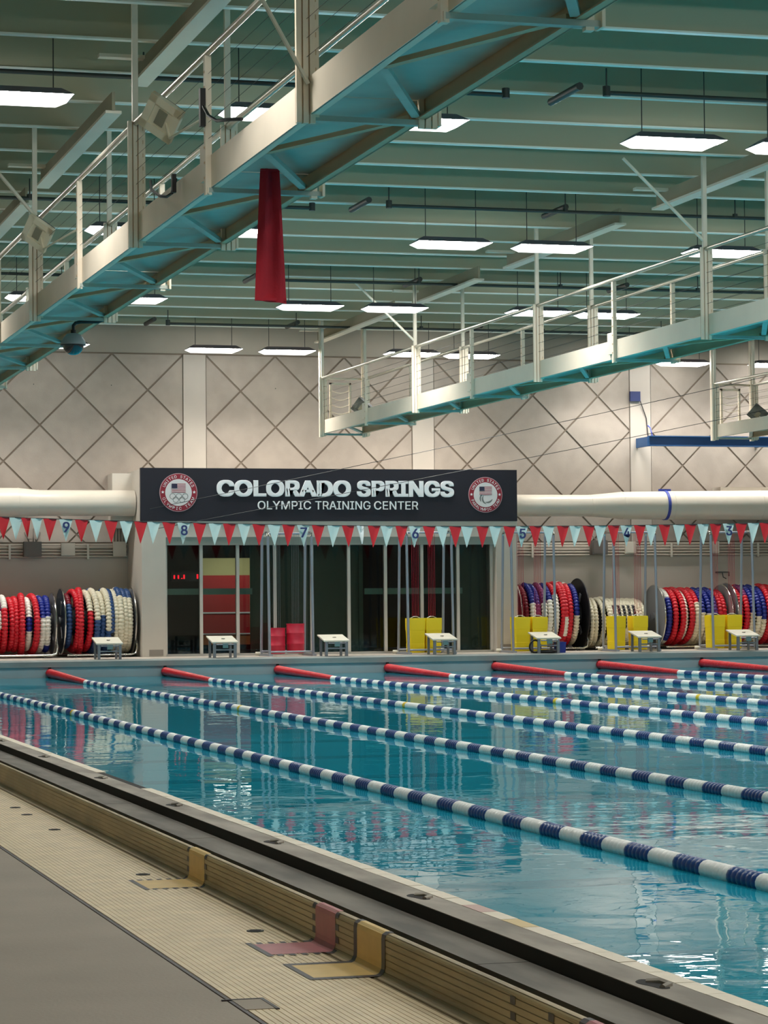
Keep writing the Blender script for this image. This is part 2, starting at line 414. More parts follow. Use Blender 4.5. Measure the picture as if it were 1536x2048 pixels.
for yy in (9.3, 12.41, 15.52, 18.62, 21.76, 25.0, 28.1):
    m = MB()
    P = [(3.705+0.045*math.cos(a)*(1.0+0.25*math.sin(3*a)), yy+0.13*math.sin(a)) for a in [2*PI*i/20 for i in range(20)]]
    m.prism(P, 'z', 0.1075, 0.1095); m.tube([(3.70, yy-0.10, 0.108), (3.745, yy-0.06, 0.113), (3.745, yy+0.02, 0.113), (3.70, yy+0.06, 0.108)], 0.014, 6, 1)
    m.build('recess_shade_plate', ['gutter_black', 'lip_grey'], lip)  # flat dark plate paints the shade of a hand-hold opening, no real hole
# pool
m = MB().box(PX0, PX1, PY0, YE, BED-0.2, BED); m.box(PX1, PX1+0.3, PY0, YE+0.35, BED, 0.0); m.box(PX0, PX1, PY0-0.3, PY0, BED, 0.0)
basin = struct('pool_basin', 'pale blue pool basin under the water', m, 'pool_bed', 'pool')
for k in range(14):
    ys = 8.4+k*5.4
    if ys < YE-1: MB().box(PX0+1.2, PX1-1.2, ys, ys+0.6, BED, BED+0.012).build('bed_stripe', 'pool_stripe', basin)
m = MB().box(PX0-0.5, XR, YE, YE+0.35, BED, DZ-0.13)
endwall = struct('pool_end_wall', 'blue grey pool wall under the far coping', m, 'pool_wall', 'pool wall')
for k in range(10):
    MB().box(5.843+2.5*k-0.03, 5.843+2.5*k+0.03, YE-0.03, YE+0.01, -0.15, DZ-0.14).build('anchor_post', 'gutter_black', endwall)
mm = MB().prism([(YE-0.06, DZ-0.145), (YE+0.36, DZ-0.145), (YE+0.36, DZ), (YE, DZ), (YE-0.06, DZ-0.03)], 'x', PX0-0.5, XR)
struct('pool_coping', 'grey coping slab along the far end of the pool', mm, 'coping_grey', 'coping')
water = struct('pool_water', 'rippled blue green pool water reflecting the far wall', MB().add([(PX0, PY0, 0), (PX1, PY0, 0), (PX1, YE, 0), (PX0, YE, 0)], [(0,1,2,3)]), 'water', 'water')
# side and rear walls, other decks
struct('floor_opposite_side', 'concrete deck on the opposite side of the pool', MB().box(PX1+0.3, XR, Y0, YE+0.35, -0.3, 0.05), 'concrete', 'floor')
struct('floor_near_end', 'concrete deck at the near end of the pool', MB().box(3.86, PX1+0.3, Y0, PY0-0.3, -0.3, 0.05), 'concrete', 'floor')
struct('wall_left', 'plain pale wall along the tiled deck', MB().box(XL-0.2, XL, Y0, YW, -0.3, ZC), 'wall_side', 'wall')
struct('wall_right', 'plain pale wall beyond the pool', MB().box(XR, XR+0.2, Y0, YW, -0.3, ZC), 'wall_paint', 'wall')
struct('wall_front', 'plain pale wall at the near end', MB().box(XL-0.2, XR+0.2, Y0-0.2, Y0, -0.3, ZC), 'wall_side', 'wall')
# ceiling: deck, cross joists, lengthwise beams
ceil = struct('ceiling', 'green grey roof deck carried on pale edged cross joists', MB().box(XL-0.2, XR+0.2, Y0-0.2, YW+0.2, ZC, ZC+0.2), 'ceiling_deck', 'ceiling')
y = 26.86-1.842*17; jm = None
while y < YW-0.3:
    if y > Y0+0.2:
        if jm is None:
            j = MB(); j.box(XL, XR, y-0.012, y+0.012, ZJ+0.02, ZC-0.002); j.box(XL, XR, y-0.05, y+0.05, ZJ, ZJ+0.022, 1); jo = j.build('joist', ['joist_green', 'joist_flange_lit'], ceil); jm = y
        else:
            c = jo.copy(); COL.objects.link(c); c.location = (0, y-jm, 0)
    y += 1.842
for xb in (5.58, 15.2, 24.8):
    for (a, b2) in ((14.5, 21.3), (23.0, 29.9), (31.6, 37.6), (39.2, 44.9), (46.6, 51.0), (52.4, 58.8)):
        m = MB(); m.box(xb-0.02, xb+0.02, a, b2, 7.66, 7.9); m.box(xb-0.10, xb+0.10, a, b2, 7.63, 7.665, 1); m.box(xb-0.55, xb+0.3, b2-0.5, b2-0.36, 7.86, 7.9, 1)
        m.build('beam', ['beam_side_shade', 'beam_cream'], ceil)
# ------------------------------------------------------------------ far wall
x0v, x1v = 10.76, 19.66
m = MB().box(XL, 11.0, YW, YW+0.3, -0.3, ZC); m.box(19.4, XR, YW, YW+0.3, -0.3, ZC); m.box(11.0, 19.4, YW, YW+0.3, 3.3, ZC)
wall = struct('wall_back', 'far wall of sand coloured diamond panels with grey lower band', m, ['wall_joint'], 'wall')
PIL = [(12.09+(k-2)*5.56, 12.62+(k-2)*5.56) for k in range(7)]
ZT, ZB, DW = 7.36, 2.98, 1.713
for (a, b2) in PIL:
    if b2 > XL and a < XR:
        z0p = ZB
        m = MB().box(a, b2, YW-0.05, YW+0.01, z0p, ZT+0.0); m.build('pilaster', 'wall_paint', wall)
m = MB().box(XL, XR, YW-0.02, YW+0.01, ZT+0.03, ZC); m.build('upper_band', 'wall_upper', wall)
m = MB().box(XL, 10.9, YW-0.02, YW+0.01, DZ, ZB-0.02); m.box(19.5, XR, YW-0.02, YW+0.01, DZ, ZB-0.02); m.build('lower_band', 'wall_grey', wall)
def clip(poly, x0, x1, z0, z1):
    for ax, lim, sg in ((0, x0, 1), (0, x1, -1), (1, z0, 1), (1, z1, -1)):
        out = []
        for i in range(len(poly)):
            p, q = poly[i], poly[(i+1) % len(poly)]; dp, dq = sg*(p[ax]-lim), sg*(q[ax]-lim)
            if dp >= 0: out.append(p)
            if dp*dq < 0:
                u = dp/(dp-dq); out.append((p[0]+(q[0]-p[0])*u, p[1]+(q[1]-p[1])*u))
        poly = out
        if not poly: return []
    return poly
for i in range(len(PIL)-1):
    a, b2 = PIL[i][1], PIL[i+1][0]
    if b2 < 4 or a > 30: continue
    n = 3; hw = (b2-a)/n/2; hz = hw*1.0; g = 0.03
    for r in range(0, 7):
        zc = ZT-hz*r
        for c in range(0, n+1):
            xc = a+hw*(2*c+(1 if r % 2 == 0 else 0))
            if r % 2 == 0 and c == n: continue
            P = clip([(xc-hw+g, zc), (xc, zc-hz+g), (xc+hw-g, zc), (xc, zc+hz-g)], a+0.02, b2-0.02, ZB+0.01, ZT-0.01)
            if len(P) >= 3:
                ar = abs(sum(P[k][0]*P[(k+1) % len(P)][1]-P[(k+1) % len(P)][0]*P[k][1] for k in range(len(P))))/2
                if ar > 0.02: MB().prism(P, 'y', YW-0.022-0.004*random.random(), YW).build('panel', 'wall_panel', wall)
m = MB()
for (xq, zq) in ((8.6, 6.62), (10.4, 6.62), (14.3, 6.6), (19.9, 6.5)):
    m.disc((xq, YW-0.028, zq), 0.012, 'y', 0.006, 8)
tag(m.build('fixing_stud', 'dark_pipe', wall), kind='stuff')
# conduits and boxes on the far wall
for xa, xb, nm in ((XL, 10.75, 'pipes left of the entrance'), (19.7, XR, 'pipes right of the entrance')):
    t = root('conduit_run', (xa, YW-0.05, 2.65), 'bundle of parallel pale wall '+('conduits beside the cream rope reel' if xa < 0 else 'conduits above the yellow buckets'), 'conduit')
    for k in range(5):
        MB().tube([(xa+0.02, YW-0.085, 2.66+k*0.068), (xb-0.02, YW-0.085, 2.66+k*0.068)], 0.021, 6).build('conduit', 'conduit', t)
    for xs in ((8.0, 9.8) if xa < 0 else (20.6, 24.2, 26.5)):
        MB().box(xs, xs+0.05, YW-0.12, YW-0.021, 2.60, 2.95).build('strap', 'box_light', t)
t = root('conduit_drop', (10.5, YW-0.05, 2.9), 'group of thin vertical conduits rising to the white duct end', 'conduit')
for k in range(4): MB().tube([(10.42+k*0.07, YW-0.055, 2.98), (10.42+k*0.07, YW-0.055, 3.75)], 0.016, 6).build('conduit', 'conduit', t)
def wall_box(name, x0, x1, z0, z1, m, lab, cat, d=0.22):
    t = root(name, ((x0+x1)/2, YW-0.1, z0), lab, cat)
    mm = MB().box(x0, x1, YW-d, YW-0.108, z0, z1); mm.box(x0+0.03, x1-0.03, YW-d-0.012, YW-d, z0+0.03, z1-0.03); mm.build('body', m, t)
    return t
for xs, lab in ((8.33, 'dark grey wall speaker on a forked bracket above the red coils'), (22.09, 'dark grey wall speaker on a forked bracket above the cream hose reel')):
    t = wall_box('wall_speaker', xs, xs+0.40, 2.66, 3.0, 'box_dark', lab, 'speaker', 0.30)
    m = MB()
    for dx, dz in ((-0.15, 0.22), (0.05, 0.30), (0.2, 0.22)):
        m.tube([(xs+0.2+dx*0.5, YW-0.2, 3.0), (xs+0.2+dx, YW-0.04, 3.0+dz)], 0.015, 6)
    m.tube([(xs+0.12, YW-0.2, 3.0), (xs+0.12, YW-0.2, 3.06), (xs+0.28, YW-0.2, 3.06), (xs+0.28, YW-0.2, 3.0)], 0.014, 6)
    m.build('bracket', 'box_dark', t)
wall_box('junction_box', 9.2, 9.52, 2.68, 2.97, 'box_light', 'pale junction box on the conduits above the cream and red reel', 'box', 0.16)
wall_box('junction_box', 10.4, 10.70, 2.66, 3.0, 'box_light', 'pale junction box below the vertical conduits at the entrance corner', 'box', 0.18)
wall_box('junction_box', 23.0, 23.28, 2.68, 2.98, 'box_light', 'pale junction box on the conduits below flag number 4', 'box', 0.16)
wall_box('junction_box', 25.25, 25.47, 2.68, 2.98, 'box_light', 'pale junction box on the conduits near flag number 3', 'box', 0.16)
t = root('wall_hook', (25.6, YW-0.05, 2.1), 'small dark bent hook on the grey wall above the reels', 'hook')
MB().tube([(25.42, YW-0.03, 2.22), (25.42, YW-0.14, 2.22), (25.72, YW-0.14, 2.22), (25.72, YW-0.14, 2.12)], 0.018, 6).build('hook_arm', 'dark_pipe', t)
MB().tube([(25.55, YW-0.14, 2.2), (25.56, YW-0.16, 2.1), (25.64, YW-0.16, 2.06)], 0.014, 6).build('hook_tip', 'dark_pipe', t)
t = root('wall_plate', (23.32, YW-0.05, 6.41), 'square navy plate on the pilaster above the blue beam', 'plate')
m = MB().box(23.19, 23.45, YW-0.13, YW-0.05, 6.41, 6.65); m.build('plate', 'plate_navy', t)
MB().tube([(23.45, YW-0.1, 6.43), (23.62, YW-0.07, 6.0), (23.66, YW-0.07, 5.55)], 0.012, 6).build('lead', 'wire', t)
# blue crane beam
t = root('crane_beam', (23.25, 58.65, 5.27), 'long blue steel beam standing out from the far wall', 'beam')
m = MB().box(23.4, XR-0.02, 58.63, 58.65, 5.30, 5.50); m.box(23.4, XR-0.02, 58.55, 58.73, 5.5, 5.525); m.box(23.4, XR-0.02, 58.55, 58.73, 5.275, 5.3); m.build('girder', 'beam_blue', t)
MB().box(23.35, 23.41, 58.6, YW-0.05, 5.27, 5.50).build('end_arm', 'beam_blue', t)
m = MB()
for xs in (26.5, 29.5, 32.0): m.box(xs, xs+0.06, 58.66, YW-0.03, 5.3, 5.48)
m.build('bracket_arm', 'beam_blue', t)
MB().tube([(23.5, 58.65, 5.52), (23.47, 58.7, 5.72), (23.45, 58.8, 5.78)], 0.016, 6).build('hook', 'collar_blue', t)
# ducts
def duct(name, prof_, yc, lab, collar=None):
    t = root(name, (prof_[0][0], yc, prof_[0][1]), lab, 'duct')
    mb_ = MB(); mb_.tube([(x_, yc, z_) for x_, z_, r_ in prof_], [r_ for x_, z_, r_ in prof_], 40); mb_.build('pipe', 'duct_white', t)
    for (x_, z_, r_) in (collar or []):
        m_ = MB(); m_.tube([(x_-0.035, yc, z_), (x_+0.035, yc, z_)], r_+0.012, 40); m_.box(x_-0.15, x_+0.15, yc-0.03, yc+0.03, z_+r_, z_+r_+0.05); m_.build('collar', 'collar_blue', t)
    for (x_, z_, r_) in prof_[1:-1]:
        MB().tube([(x_-0.012, yc, z_), (x_+0.012, yc, z_)], r_+0.005, 40).build('seam_ring', 'duct_white', t)
    return t
duct('duct', [(XL+0.02, 3.86, 0.335), (3.0, 3.86, 0.335), (8.1, 3.86, 0.335), (8.55, 3.855, 0.295), (10.74, 3.855, 0.295)], 58.45, 'thick white air duct ending at the left end of the dark sign')
duct('duct', [(19.68, 3.82, 0.26), (21.8, 3.82, 0.26), (22.6, 3.825, 0.33), (23.9, 3.83, 0.345), (26.2, 3.84, 0.36), (XR-0.02, 3.84, 0.36)], 58.45, 'thick white air duct with a blue collar beyond the sign', [(23.72, 3.83, 0.345)])
t = root('plenum_box', (25.5, 59.0, 4.0), 'white duct box behind the collared air duct', 'duct')
MB().box(25.35, XR-0.02, 58.85, YW-0.06, 3.9, 4.3).build('casing', 'white_paint', t)
# ------------------------------------------------------------------ entrance vestibule with the sign
m = MB().box(x0v, 11.31, YF, YW-0.03, DZ, 3.42); m.box(19.14, x1v, YF, YW-0.03, DZ, 3.42); m.box(11.31, 19.14, YF, YF+0.9, 3.06, 3.42); m.box(x0v, x1v, YF+0.1, YW-0.03, 3.42, 4.6)
vest = struct('wall_vestibule', 'projecting white entrance bay carrying the dark sign', m, 'white_paint', 'wall')
MB().box(10.92, 11.24, YF-0.012, YF, DZ+0.02, DZ+0.16).build('vent_grille', 'vent_grey', vest)
MB().box(19.22, 19.55, YF-0.012, YF, DZ+0.04, DZ+0.18).build('vent_grille', 'vent_grey', vest)
MB().box(11.29, 19.16, YF+0.02, YF+0.3, 2.88, 3.062).build('header', 'header_grey', vest)
MB().box(10.3, x0v, YF+1.15, YW-0.03, 3.3, 4.55).build('duct_boxing', 'white_paint', vest)
win = root('window_1', (15.2, YF+0.3, DZ), 'wide glazed entrance screen with white mullions under the sign', 'window', kind='structure')
MX = [11.35, 12.17, 13.02, 13.89, 14.76, 15.64, 16.52, 17.4, 18.28, 19.1]
m = MB().box(11.31, 19.14, YF+0.26, YF+0.34, DZ, DZ+0.05); m.build('sill_rail', 'mullion', win)
for k, xm in enumerate(MX):
    MB().box(xm-0.035, xm+0.035, YF+0.24, YF+0.36, DZ+0.05, 2.885).build('mullion', 'mullion', win)
for k in range(9):
    MB().box(MX[k]+0.036, MX[k+1]-0.036, YF+0.297, YF+0.303, DZ+0.05, 2.885).build('glass_pane', 'glass', win)
# lobby behind the glass
m = MB().box(11.2, 19.3, 65.0, 65.2, DZ-0.1, 3.4); m.box(11.1, 11.3, YF+0.4, 65.0, DZ-0.1, 3.4); m.box(19.15, 19.3, YF+0.4, 65.0, DZ-0.1, 3.4)
m.box(11.2, 19.3, YF+0.4, 65.0, 3.06, 3.2); m.box(11.2, 19.3, YF+0.2, 65.0, DZ-0.2, DZ)
lob = struct('wall_lobby', 'dark lobby seen through the glazed screen', m, 'room_black', 'wall')
m = MB().box(13.45, 16.0, YF+0.75, YF+0.9, DZ, 3.05); m.build('partition', 'room_green', lob)
m = MB().box(16.0, 16.10, YF+0.70, YF+0.9, DZ, 3.05); m.box(14.58, 14.78, YF+0.72, YF+0.76, DZ, 3.05, 1); m.box(13.42, 13.6, YF+0.72, YF+0.76, DZ, 3.05, 0); m.build('partition_post', ['room_green', 'room_green_light'], lob)
MB().box(18.3, 19.15, YF+0.75, YF+0.9, DZ, 3.05).build('partition', 'room_green', lob)
Yq = 62.0
m = MB(); m.box(13.08, 14.36, Yq, Yq+0.1, 2.24, 2.66, 2); m.box(13.08, 14.30, Yq, Yq+0.1, 0.78, 2.24, 0); m.box(14.25, 14.36, Yq-0.01, Yq+0.1, 0.7, 2.66, 2)
m.box(13.08, 14.36, Yq-0.02, Yq, 1.31, 1.345, 1); m.box(13.08, 14.36, Yq-0.02, Yq, 0.80, 0.83, 1); m.box(13.08, 14.36, Yq, Yq+0.1, 0.55, 0.78, 3)
m.build('red_wall_panel', ['room_red', 'letter_white', 'room_beige', 'room_wood'], lob)
MB().box(11.32, 13.44, YF+0.62, YF+0.68, 1.76, 1.90).build('guard_rail', 'rail_green', lob)
MB().box(16.12, 18.5, YF+0.62, YF+0.68, 1.74, 1.88).build('guard_rail', 'rail_green', lob)
t = root('wall_clock', (12.2, 62.0, 2.2), 'red digital display glowing inside the dark lobby', 'clock')
m = MB().box(12.3, 13.06, 62.0, 62.1, 2.1, 2.32); m.build('casing', 'room_black', t)
m = MB()
for xq, hh in ((12.36, 0.09), (12.46, 0.09), (12.545, 0.02), (12.60, 0.10), (12.93, 0.11), (12.98, 0.11)):
    m.box(xq, xq+0.035, 61.985, 62.0, 2.16, 2.16+hh)
m.build('digit', 'led_red', t)
lo = bpy.data.lights.new('lobby_light', 'AREA'); lo.shape = 'RECTANGLE'; lo.size = 1.2; lo.size_y = 0.3; lo.energy = 20; lo.color = (1.0, 0.95, 0.85)
lob_l = bpy.data.objects.new('lobby_light', lo); COL.objects.link(lob_l); lob_l.location = (13.7, 60.9, 3.0)
# sign
sgn = root('sign', (15.2, YF, 3.42), 'long navy sign in white letters above the glazed entrance', 'sign')
MB().box(x0v-0.02, x1v, YF-0.02, YF+0.1, 3.425, 4.62).build('board', 'navy', sgn)
for w_, xa, xb, za, zb, bo in (('COLORADO', 12.48, 15.63, 3.975, 4.355, 0.038), ('SPRINGS', 15.77, 18.11, 3.975, 4.355, 0.038),
                               ('OLYMPIC', 13.43, 14.68, 3.685, 3.88, 0.006), ('TRAINING', 14.78, 16.09, 3.685, 3.88, 0.006), ('CENTER', 16.18, 17.24, 3.685, 3.88, 0.006)):
    m = MB(); put_text(m, w_, xa, xb, za, zb, YF-0.02, 0.016, bo); m.build('lettering', 'letter_white', sgn)
def star(mb_, cx, cz, R, y, mi=0):
    P = [(cx+(R if k % 2 == 0 else R*0.42)*math.sin(k*PI/5), cz+(R if k % 2 == 0 else R*0.42)*math.cos(k*PI/5)) for k in range(10)]
    mb_.prism(P, 'y', y-0.004, y, mi)
def ringz(mb_, cx, cz, R, wd, y, mi=0, n=40, a0=0.0, a1=2*PI):
    full = abs(a1-a0-2*PI) < 1e-6; k = n if full else n+1
    V = []
    for i in range(k):
        a = a0+(a1-a0)*i/n; w2 = wd if full else wd*math.sin(PI*min(max(i/n, 0.03), 0.97))**0.6
        V += [(cx+(R-w2/2)*math.cos(a), y, cz+(R-w2/2)*math.sin(a)), (cx+(R+w2/2)*math.cos(a), y, cz+(R+w2/2)*math.sin(a))]
    Fs = [(2*i, 2*i+1, (2*i+3) % (2*k), (2*i+2) % (2*k)) for i in range(n)]
    mb_.add(V, Fs, mi)
def emblem(cx, cz, R, word, kind):
    y = YF-0.02
    e = MB(); e.tube([(cx, y, cz), (cx, y-0.010, cz)], R, 48, 0); e.tube([(cx, y, cz), (cx, y-0.013, cz)], R*0.965, 48, 1); e.tube([(cx, y, cz), (cx, y-0.016, cz)], R*0.70, 48, 2)
    eo = e.build('emblem', ['emblem_rose', 'emblem_red', 'emblem_white'], sgn)
    l = MB(); put_arc(l, 'UNITED STATES', cx, cz, R*0.83, R*0.15, 155, 25, y-0.013); l.build('ring_lettering', 'letter_white', eo)
    l = MB(); put_arc(l, word, cx, cz, R*0.83, R*0.15, 203, 337, y-0.013, top=False); l.build('ring_lettering', 'letter_white', eo)
    for sx in (-1, 1):
        l = MB(); star(l, cx+sx*R*0.83, cz+R*0.02, R*0.09, y-0.013); l.build('star', 'letter_white', eo)
    f_ = MB(); fx0, fx1, fz0, fz1 = cx-R*0.36, cx+R*0.38, cz+R*0.0, cz+R*0.46; n = 13
    for k in range(n):
        f_.box(fx0, fx1, y-0.019, y-0.016, fz0+(fz1-fz0)*k/n, fz0+(fz1-fz0)*(k+1)/n, 0 if k % 2 == 0 else 1)
    f_.box(fx0, fx0+(fx1-fx0)*0.4, y-0.021, y-0.016, fz0+(fz1-fz0)*6/13, fz1, 2); f_.build('flag', ['emblem_red', 'emblem_white', 'emblem_navy'], eo)
    g = MB()
    if kind == 'rings':
        for k, (dx, dz) in enumerate(((-0.31, -0.20), (0.02, -0.20), (0.35, -0.20), (-0.145, -0.37), (0.185, -0.37))):
            ringz(g, cx+R*dx, cz+R*dz, R*0.145, R*0.028, y-0.0165-0.0004*k)
        g.build('interlaced_rings', 'emblem_grey', eo)
    else:
        ringz(g, cx+R*0.02, cz-R*0.22, R*0.33, R*0.10, y-0.0165, 0, 24, PI*0.72, PI*1.18)
        ringz(g, cx+R*0.12, cz-R*0.22, R*0.30, R*0.10, y-0.0168, 0, 24, PI*0.80, PI*1.42)
        ringz(g, cx+R*0.10, cz-R*0.10, R*0.33, R*0.10, y-0.0171, 0, 24, PI*1.38, PI*1.86)
        g.build('curved_strokes', 'emblem_grey', eo)
emblem(11.60, 4.065, 0.435, 'OLYMPIC TEAM', 'rings')
emblem(18.88, 4.035, 0.415, 'PARALYMPIC TEAM', 'strokes')

# ================================================================== hanging lights
def make_light():
    t = root('hanging_light', (0, 0, 7.2), None, None)
    L, W2 = 0.61, 0.24
    m = MB(); m.add([(-L+0.13,-W2,7.2),(L-0.13,-W2,7.2),(L-0.13,W2,7.2),(-L+0.13,W2,7.2),(-L,-W2-0.03,7.26),(L,-W2-0.03,7.26),(L,W2+0.03,7.26),(-L,W2+0.03,7.26)],
        [(3,2,1,0),(0,1,5,4),(1,2,6,5),(2,3,7,6),(3,0,4,7)]); m.build('lens', 'lens', t)
    m = MB(); m.add([(-L-0.01,-W2-0.04,7.26),(L+0.01,-W2-0.04,7.26),(L+0.01,W2+0.04,7.26),(-L-0.01,W2+0.04,7.26),(-L+0.12,-0.14,7.35),(L-0.12,-0.14,7.35),(L-0.12,0.14,7.35),(-L+0.12,0.14,7.35)],
        [(3,2,1,0),(4,5,6,7),(0,1,5,4),(1,2,6,5),(2,3,7,6),(3,0,4,7)]); m.build('housing', 'housing', t)
    for xs in (-0.42, 0.42): MB().tube([(xs, 0, 7.34), (xs, 0, 8.43)], 0.007, 5).build('wire', 'wire', t)
    return t
proto = make_light(); used = False
CX = [(4.0, 'over the pool gutter'), (7.05, 'close beside the long catwalk'), (8.8, 'just past the long catwalk'),
      (12.35, 'mid pool, first of pair'), (14.05, 'mid pool, second of pair'), (17.0, 'past gated catwalk, first of pair'), (18.45, 'past gated catwalk, second of pair'),
      (22.3, 'over lane four, first of pair'), (24.1, 'over lane four, second of pair'), (26.5, 'outer lanes, first of pair'), (28.2, 'outer lanes, second of pair')]
RY = [(57.2, 'nearest the diamond wall'), (48.4, 'second row from wall'), (39.3, 'third row from wall'), (30.0, 'fourth row from wall'),
      (20.9, 'fifth row from wall'), (11.8, 'sixth row from wall'), (2.8, 'seventh row from wall')]
for ry, rn in RY:
    for cx, cn in CX:
        if ry < 25 and cx in (7.05, 18.45, 26.5): continue
        dy = -1.1*(1-(cx-4)/10) if cx < 12 and ry == 30.0 else (-0.5 if cx < 10 else (0.9 if cx > 20 and ry > 57 else 0.0))
        o = proto if not used else copy_tree(proto)
        used = True
        o.location = (cx, ry+dy, 7.2+random.uniform(-0.02, 0.02))
        tag(o, 'white hanging light '+cn+', '+rn, 'ceiling light', 'hall lights')
# ================================================================== sprinkler pipes
PIPES = [(-4, 10.05, 29.7, 'crossing above the catwalk with the red banner'), (11.2, 32, 29.3, 'over the hall lights at the top of the view'), (-4, 10.0, 39.0, 'passing behind the red banner'),
         (11.1, 32, 38.5, 'above the pair of lights mid pool'), (-4, 9.0, 48.0, 'behind the lower catwalk rail'), (11.5, 32, 47.9, 'above the gated catwalk'), (-4, 9.3, 56.0, 'by the domed camera'), (11.05, 32, 55.9, 'in front of the plain upper wall')]
for xa, xb, yy, lb in PIPES:
    t = root('sprinkler_pipe', (xa, yy, 7.7), 'dark sprinkler pipe '+lb, 'pipe', 'sprinkler pipes')
    MB().tube([(xa, yy, 7.7), (xb, yy, 7.7)], 0.028, 8).build('pipe', 'dark_pipe', t)
    xe = xb if xa < 0 else xa
    m = MB().tube([(xe, yy, 7.66), (xe, yy, 7.78)], 0.05, 8); m.build('end_cap', 'dark_pipe', t)
    xs = xa+0.0 if xa > 0 else xa+0.9
    while xs < xb+0.01:
        m = MB().tube([(xs, yy, 7.72), (xs, yy, 8.0)], 0.011, 5); m.tube([(xs, yy, 7.7), (xs, yy, 7.76)], 0.045, 6); m.build('hanger_rod', 'dark_pipe', t); xs += 2.9
    for xs in ((xe-0.6,) if xa < 0 else (xe-0.25, xe+3.0, xe+7.3)):
        MB().tube([(xs, yy+0.25, 7.82), (xs, yy+1.3, 7.82)], 0.05, 8).build('branch_stub', 'dark_pipe', t)
# ================================================================== catwalks
def catwalk(xl, ys, hang, y0, y1, lab, Z=5.39, Wd=0.94):
    xr = xl+Wd; t = root('catwalk', (xl, y0, Z), lab, 'catwalk')
    def chan(xa, sgn):       # web and flanges of a channel
        m = MB(); m.box(xa-0.008, xa+0.008, y0, y1, Z, Z+0.30)
        m.box(min(xa, xa+sgn*0.07), max(xa, xa+sgn*0.07), y0, y1, Z, Z+0.012); m.box(min(xa, xa+sgn*0.07), max(xa, xa+sgn*0.07), y0, y1, Z+0.288, Z+0.30); return m
    chan(xl, 1).build('side_channel', 'catwalk_cream', t); chan(xr, -1).build('side_channel', 'catwalk_shade', t)
    n = max(1, int((y1-y0)/3.67))
    ed = [y0]+[q for q in ys if y0 < q < y1]+[y1]; ed = sorted(set(ed))
    for a, b2 in zip(ed, ed[1:]):
        if b2-a > 0.1: MB().box(xl+0.012, xr-0.012, a+0.02, b2-0.02, Z+0.16, Z+0.18).build('deck_plate', 'catwalk_plate', t)
    for i, q in enumerate(ys):
        c = MB().box(xl-0.03, xr+0.10, q-0.04, q+0.04, Z-0.045, Z-0.002); cb = c.build('crossbeam', 'catwalk_plate', t)
        MB().box(xr+0.101, xr+0.125, q-0.07, q+0.07, Z-0.05, Z+0.075).build('end_plate', 'catwalk_cream', cb)
        MB().box(xl-0.045, xl-0.031, q-0.05, q+0.05, Z-0.06, Z+0.0).build('end_plate', 'catwalk_cream', cb)
        # V bracing towards the next crossbeam
        if i+1 < len(ys):
            q2 = ys[i+1]; ym = (q+q2)/2
            for (ya, mt) in ((q+0.05, 'catwalk_shade'), (q2-0.05, 'catwalk_plate')):
                a = Vector((xr-0.08, ya, Z+0.03)); b_ = Vector((xl+0.08, ym, Z+0.03)); d = (b_-a); sd = Vector((d.y, -d.x, 0)).normalized()*0.035
                MB().obox((a+b_)/2, d/2, sd, (0, 0, 0.02)).build('brace', mt, t)
        for xs, sg in ((xl-0.03, -1), (xr+0.03, 1)):
            if q in hang:
                m = MB()
                for dx in (-0.085, -0.03, 0.025): m.box(xs+dx, xs+dx+0.042, q-0.06, q-0.03, Z-0.07, Z+1.27)
                m.box(xs-0.085, xs+0.067, q-0.03, q-0.015, Z-0.07, Z+1.27, 1)
                m.box(xs+0.07, xs+0.10, q-0.05, q+0.09, Z-0.02, Z+1.3)
                for k in range(9): m.box(xs+0.065, xs+0.078, q-0.055, q-0.045, Z+0.05+k*0.14, Z+0.09+k*0.14, 1)
                h = m.build('hanger', ['catwalk_cream', 'catwalk_shade'], t)
                MB().box(xs-0.03, xs+0.03, q-0.03, q+0.03, Z+1.24, ZC-0.01).build('hanger_rod', 'beam_cream', t)
            else:
                m = MB().box(xs-0.03, xs+0.03, q-0.035, q+0.035, Z-0.07, Z+1.22)
                for k in range(8): m.box(xs-0.036, xs-0.02, q-0.012, q+0.012, Z+0.08+k*0.14, Z+0.10+k*0.14, 1)
                m.build('rail_post', ['catwalk_cream', 'catwalk_shade'], t)
                MB().box(xs-0.02 if sg < 0 else xs-0.03, xs+0.03 if sg < 0 else xs+0.02, q+0.04, q+0.26, Z+0.08, Z+0.42).build('toe_plate', 'catwalk_cream', t)
    for xs in (xl-0.03, xr+0.03):
        MB().tube([(xs, y0, Z+1.25), (xs, y1, Z+1.25)], 0.033, 8).build('handrail', 'rail_steel', t)
        m = MB()
        for k in range(5): m.tube([(xs, y0, Z+0.45+k*0.15), (xs, y1, Z+0.45+k*0.15)], 0.0026, 4, cap=False)
        tag(m.build('rail_cable', 'wire', t), kind='stuff')
    return t, xr
ys1 = [round(19.65+3.66*k, 2) for k in range(-3, 11)]
c1, xr1 = catwalk(5.02, ys1, [ys1[k] for k in (1, 3, 5, 7, 9, 11, 13)], 8.0, 56.4, 'long cream steel catwalk with the red banner hanging under it')
ys2 = [round(56.9-3.68*k, 2) for k in range(0, 9)][::-1]
hg2 = [ys2[-1], ys2[-3], ys2[-5], ys2[-7], ys2[-9]]
c2, xr2 = catwalk(14.83, ys2, hg2, 26.0, 57.05, 'cream steel catwalk with a gated end mid hall')
c3, xr3 = catwalk(24.42, ys2, hg2, 26.0, 57.05, 'cream steel catwalk ending beside the blue wall beam')
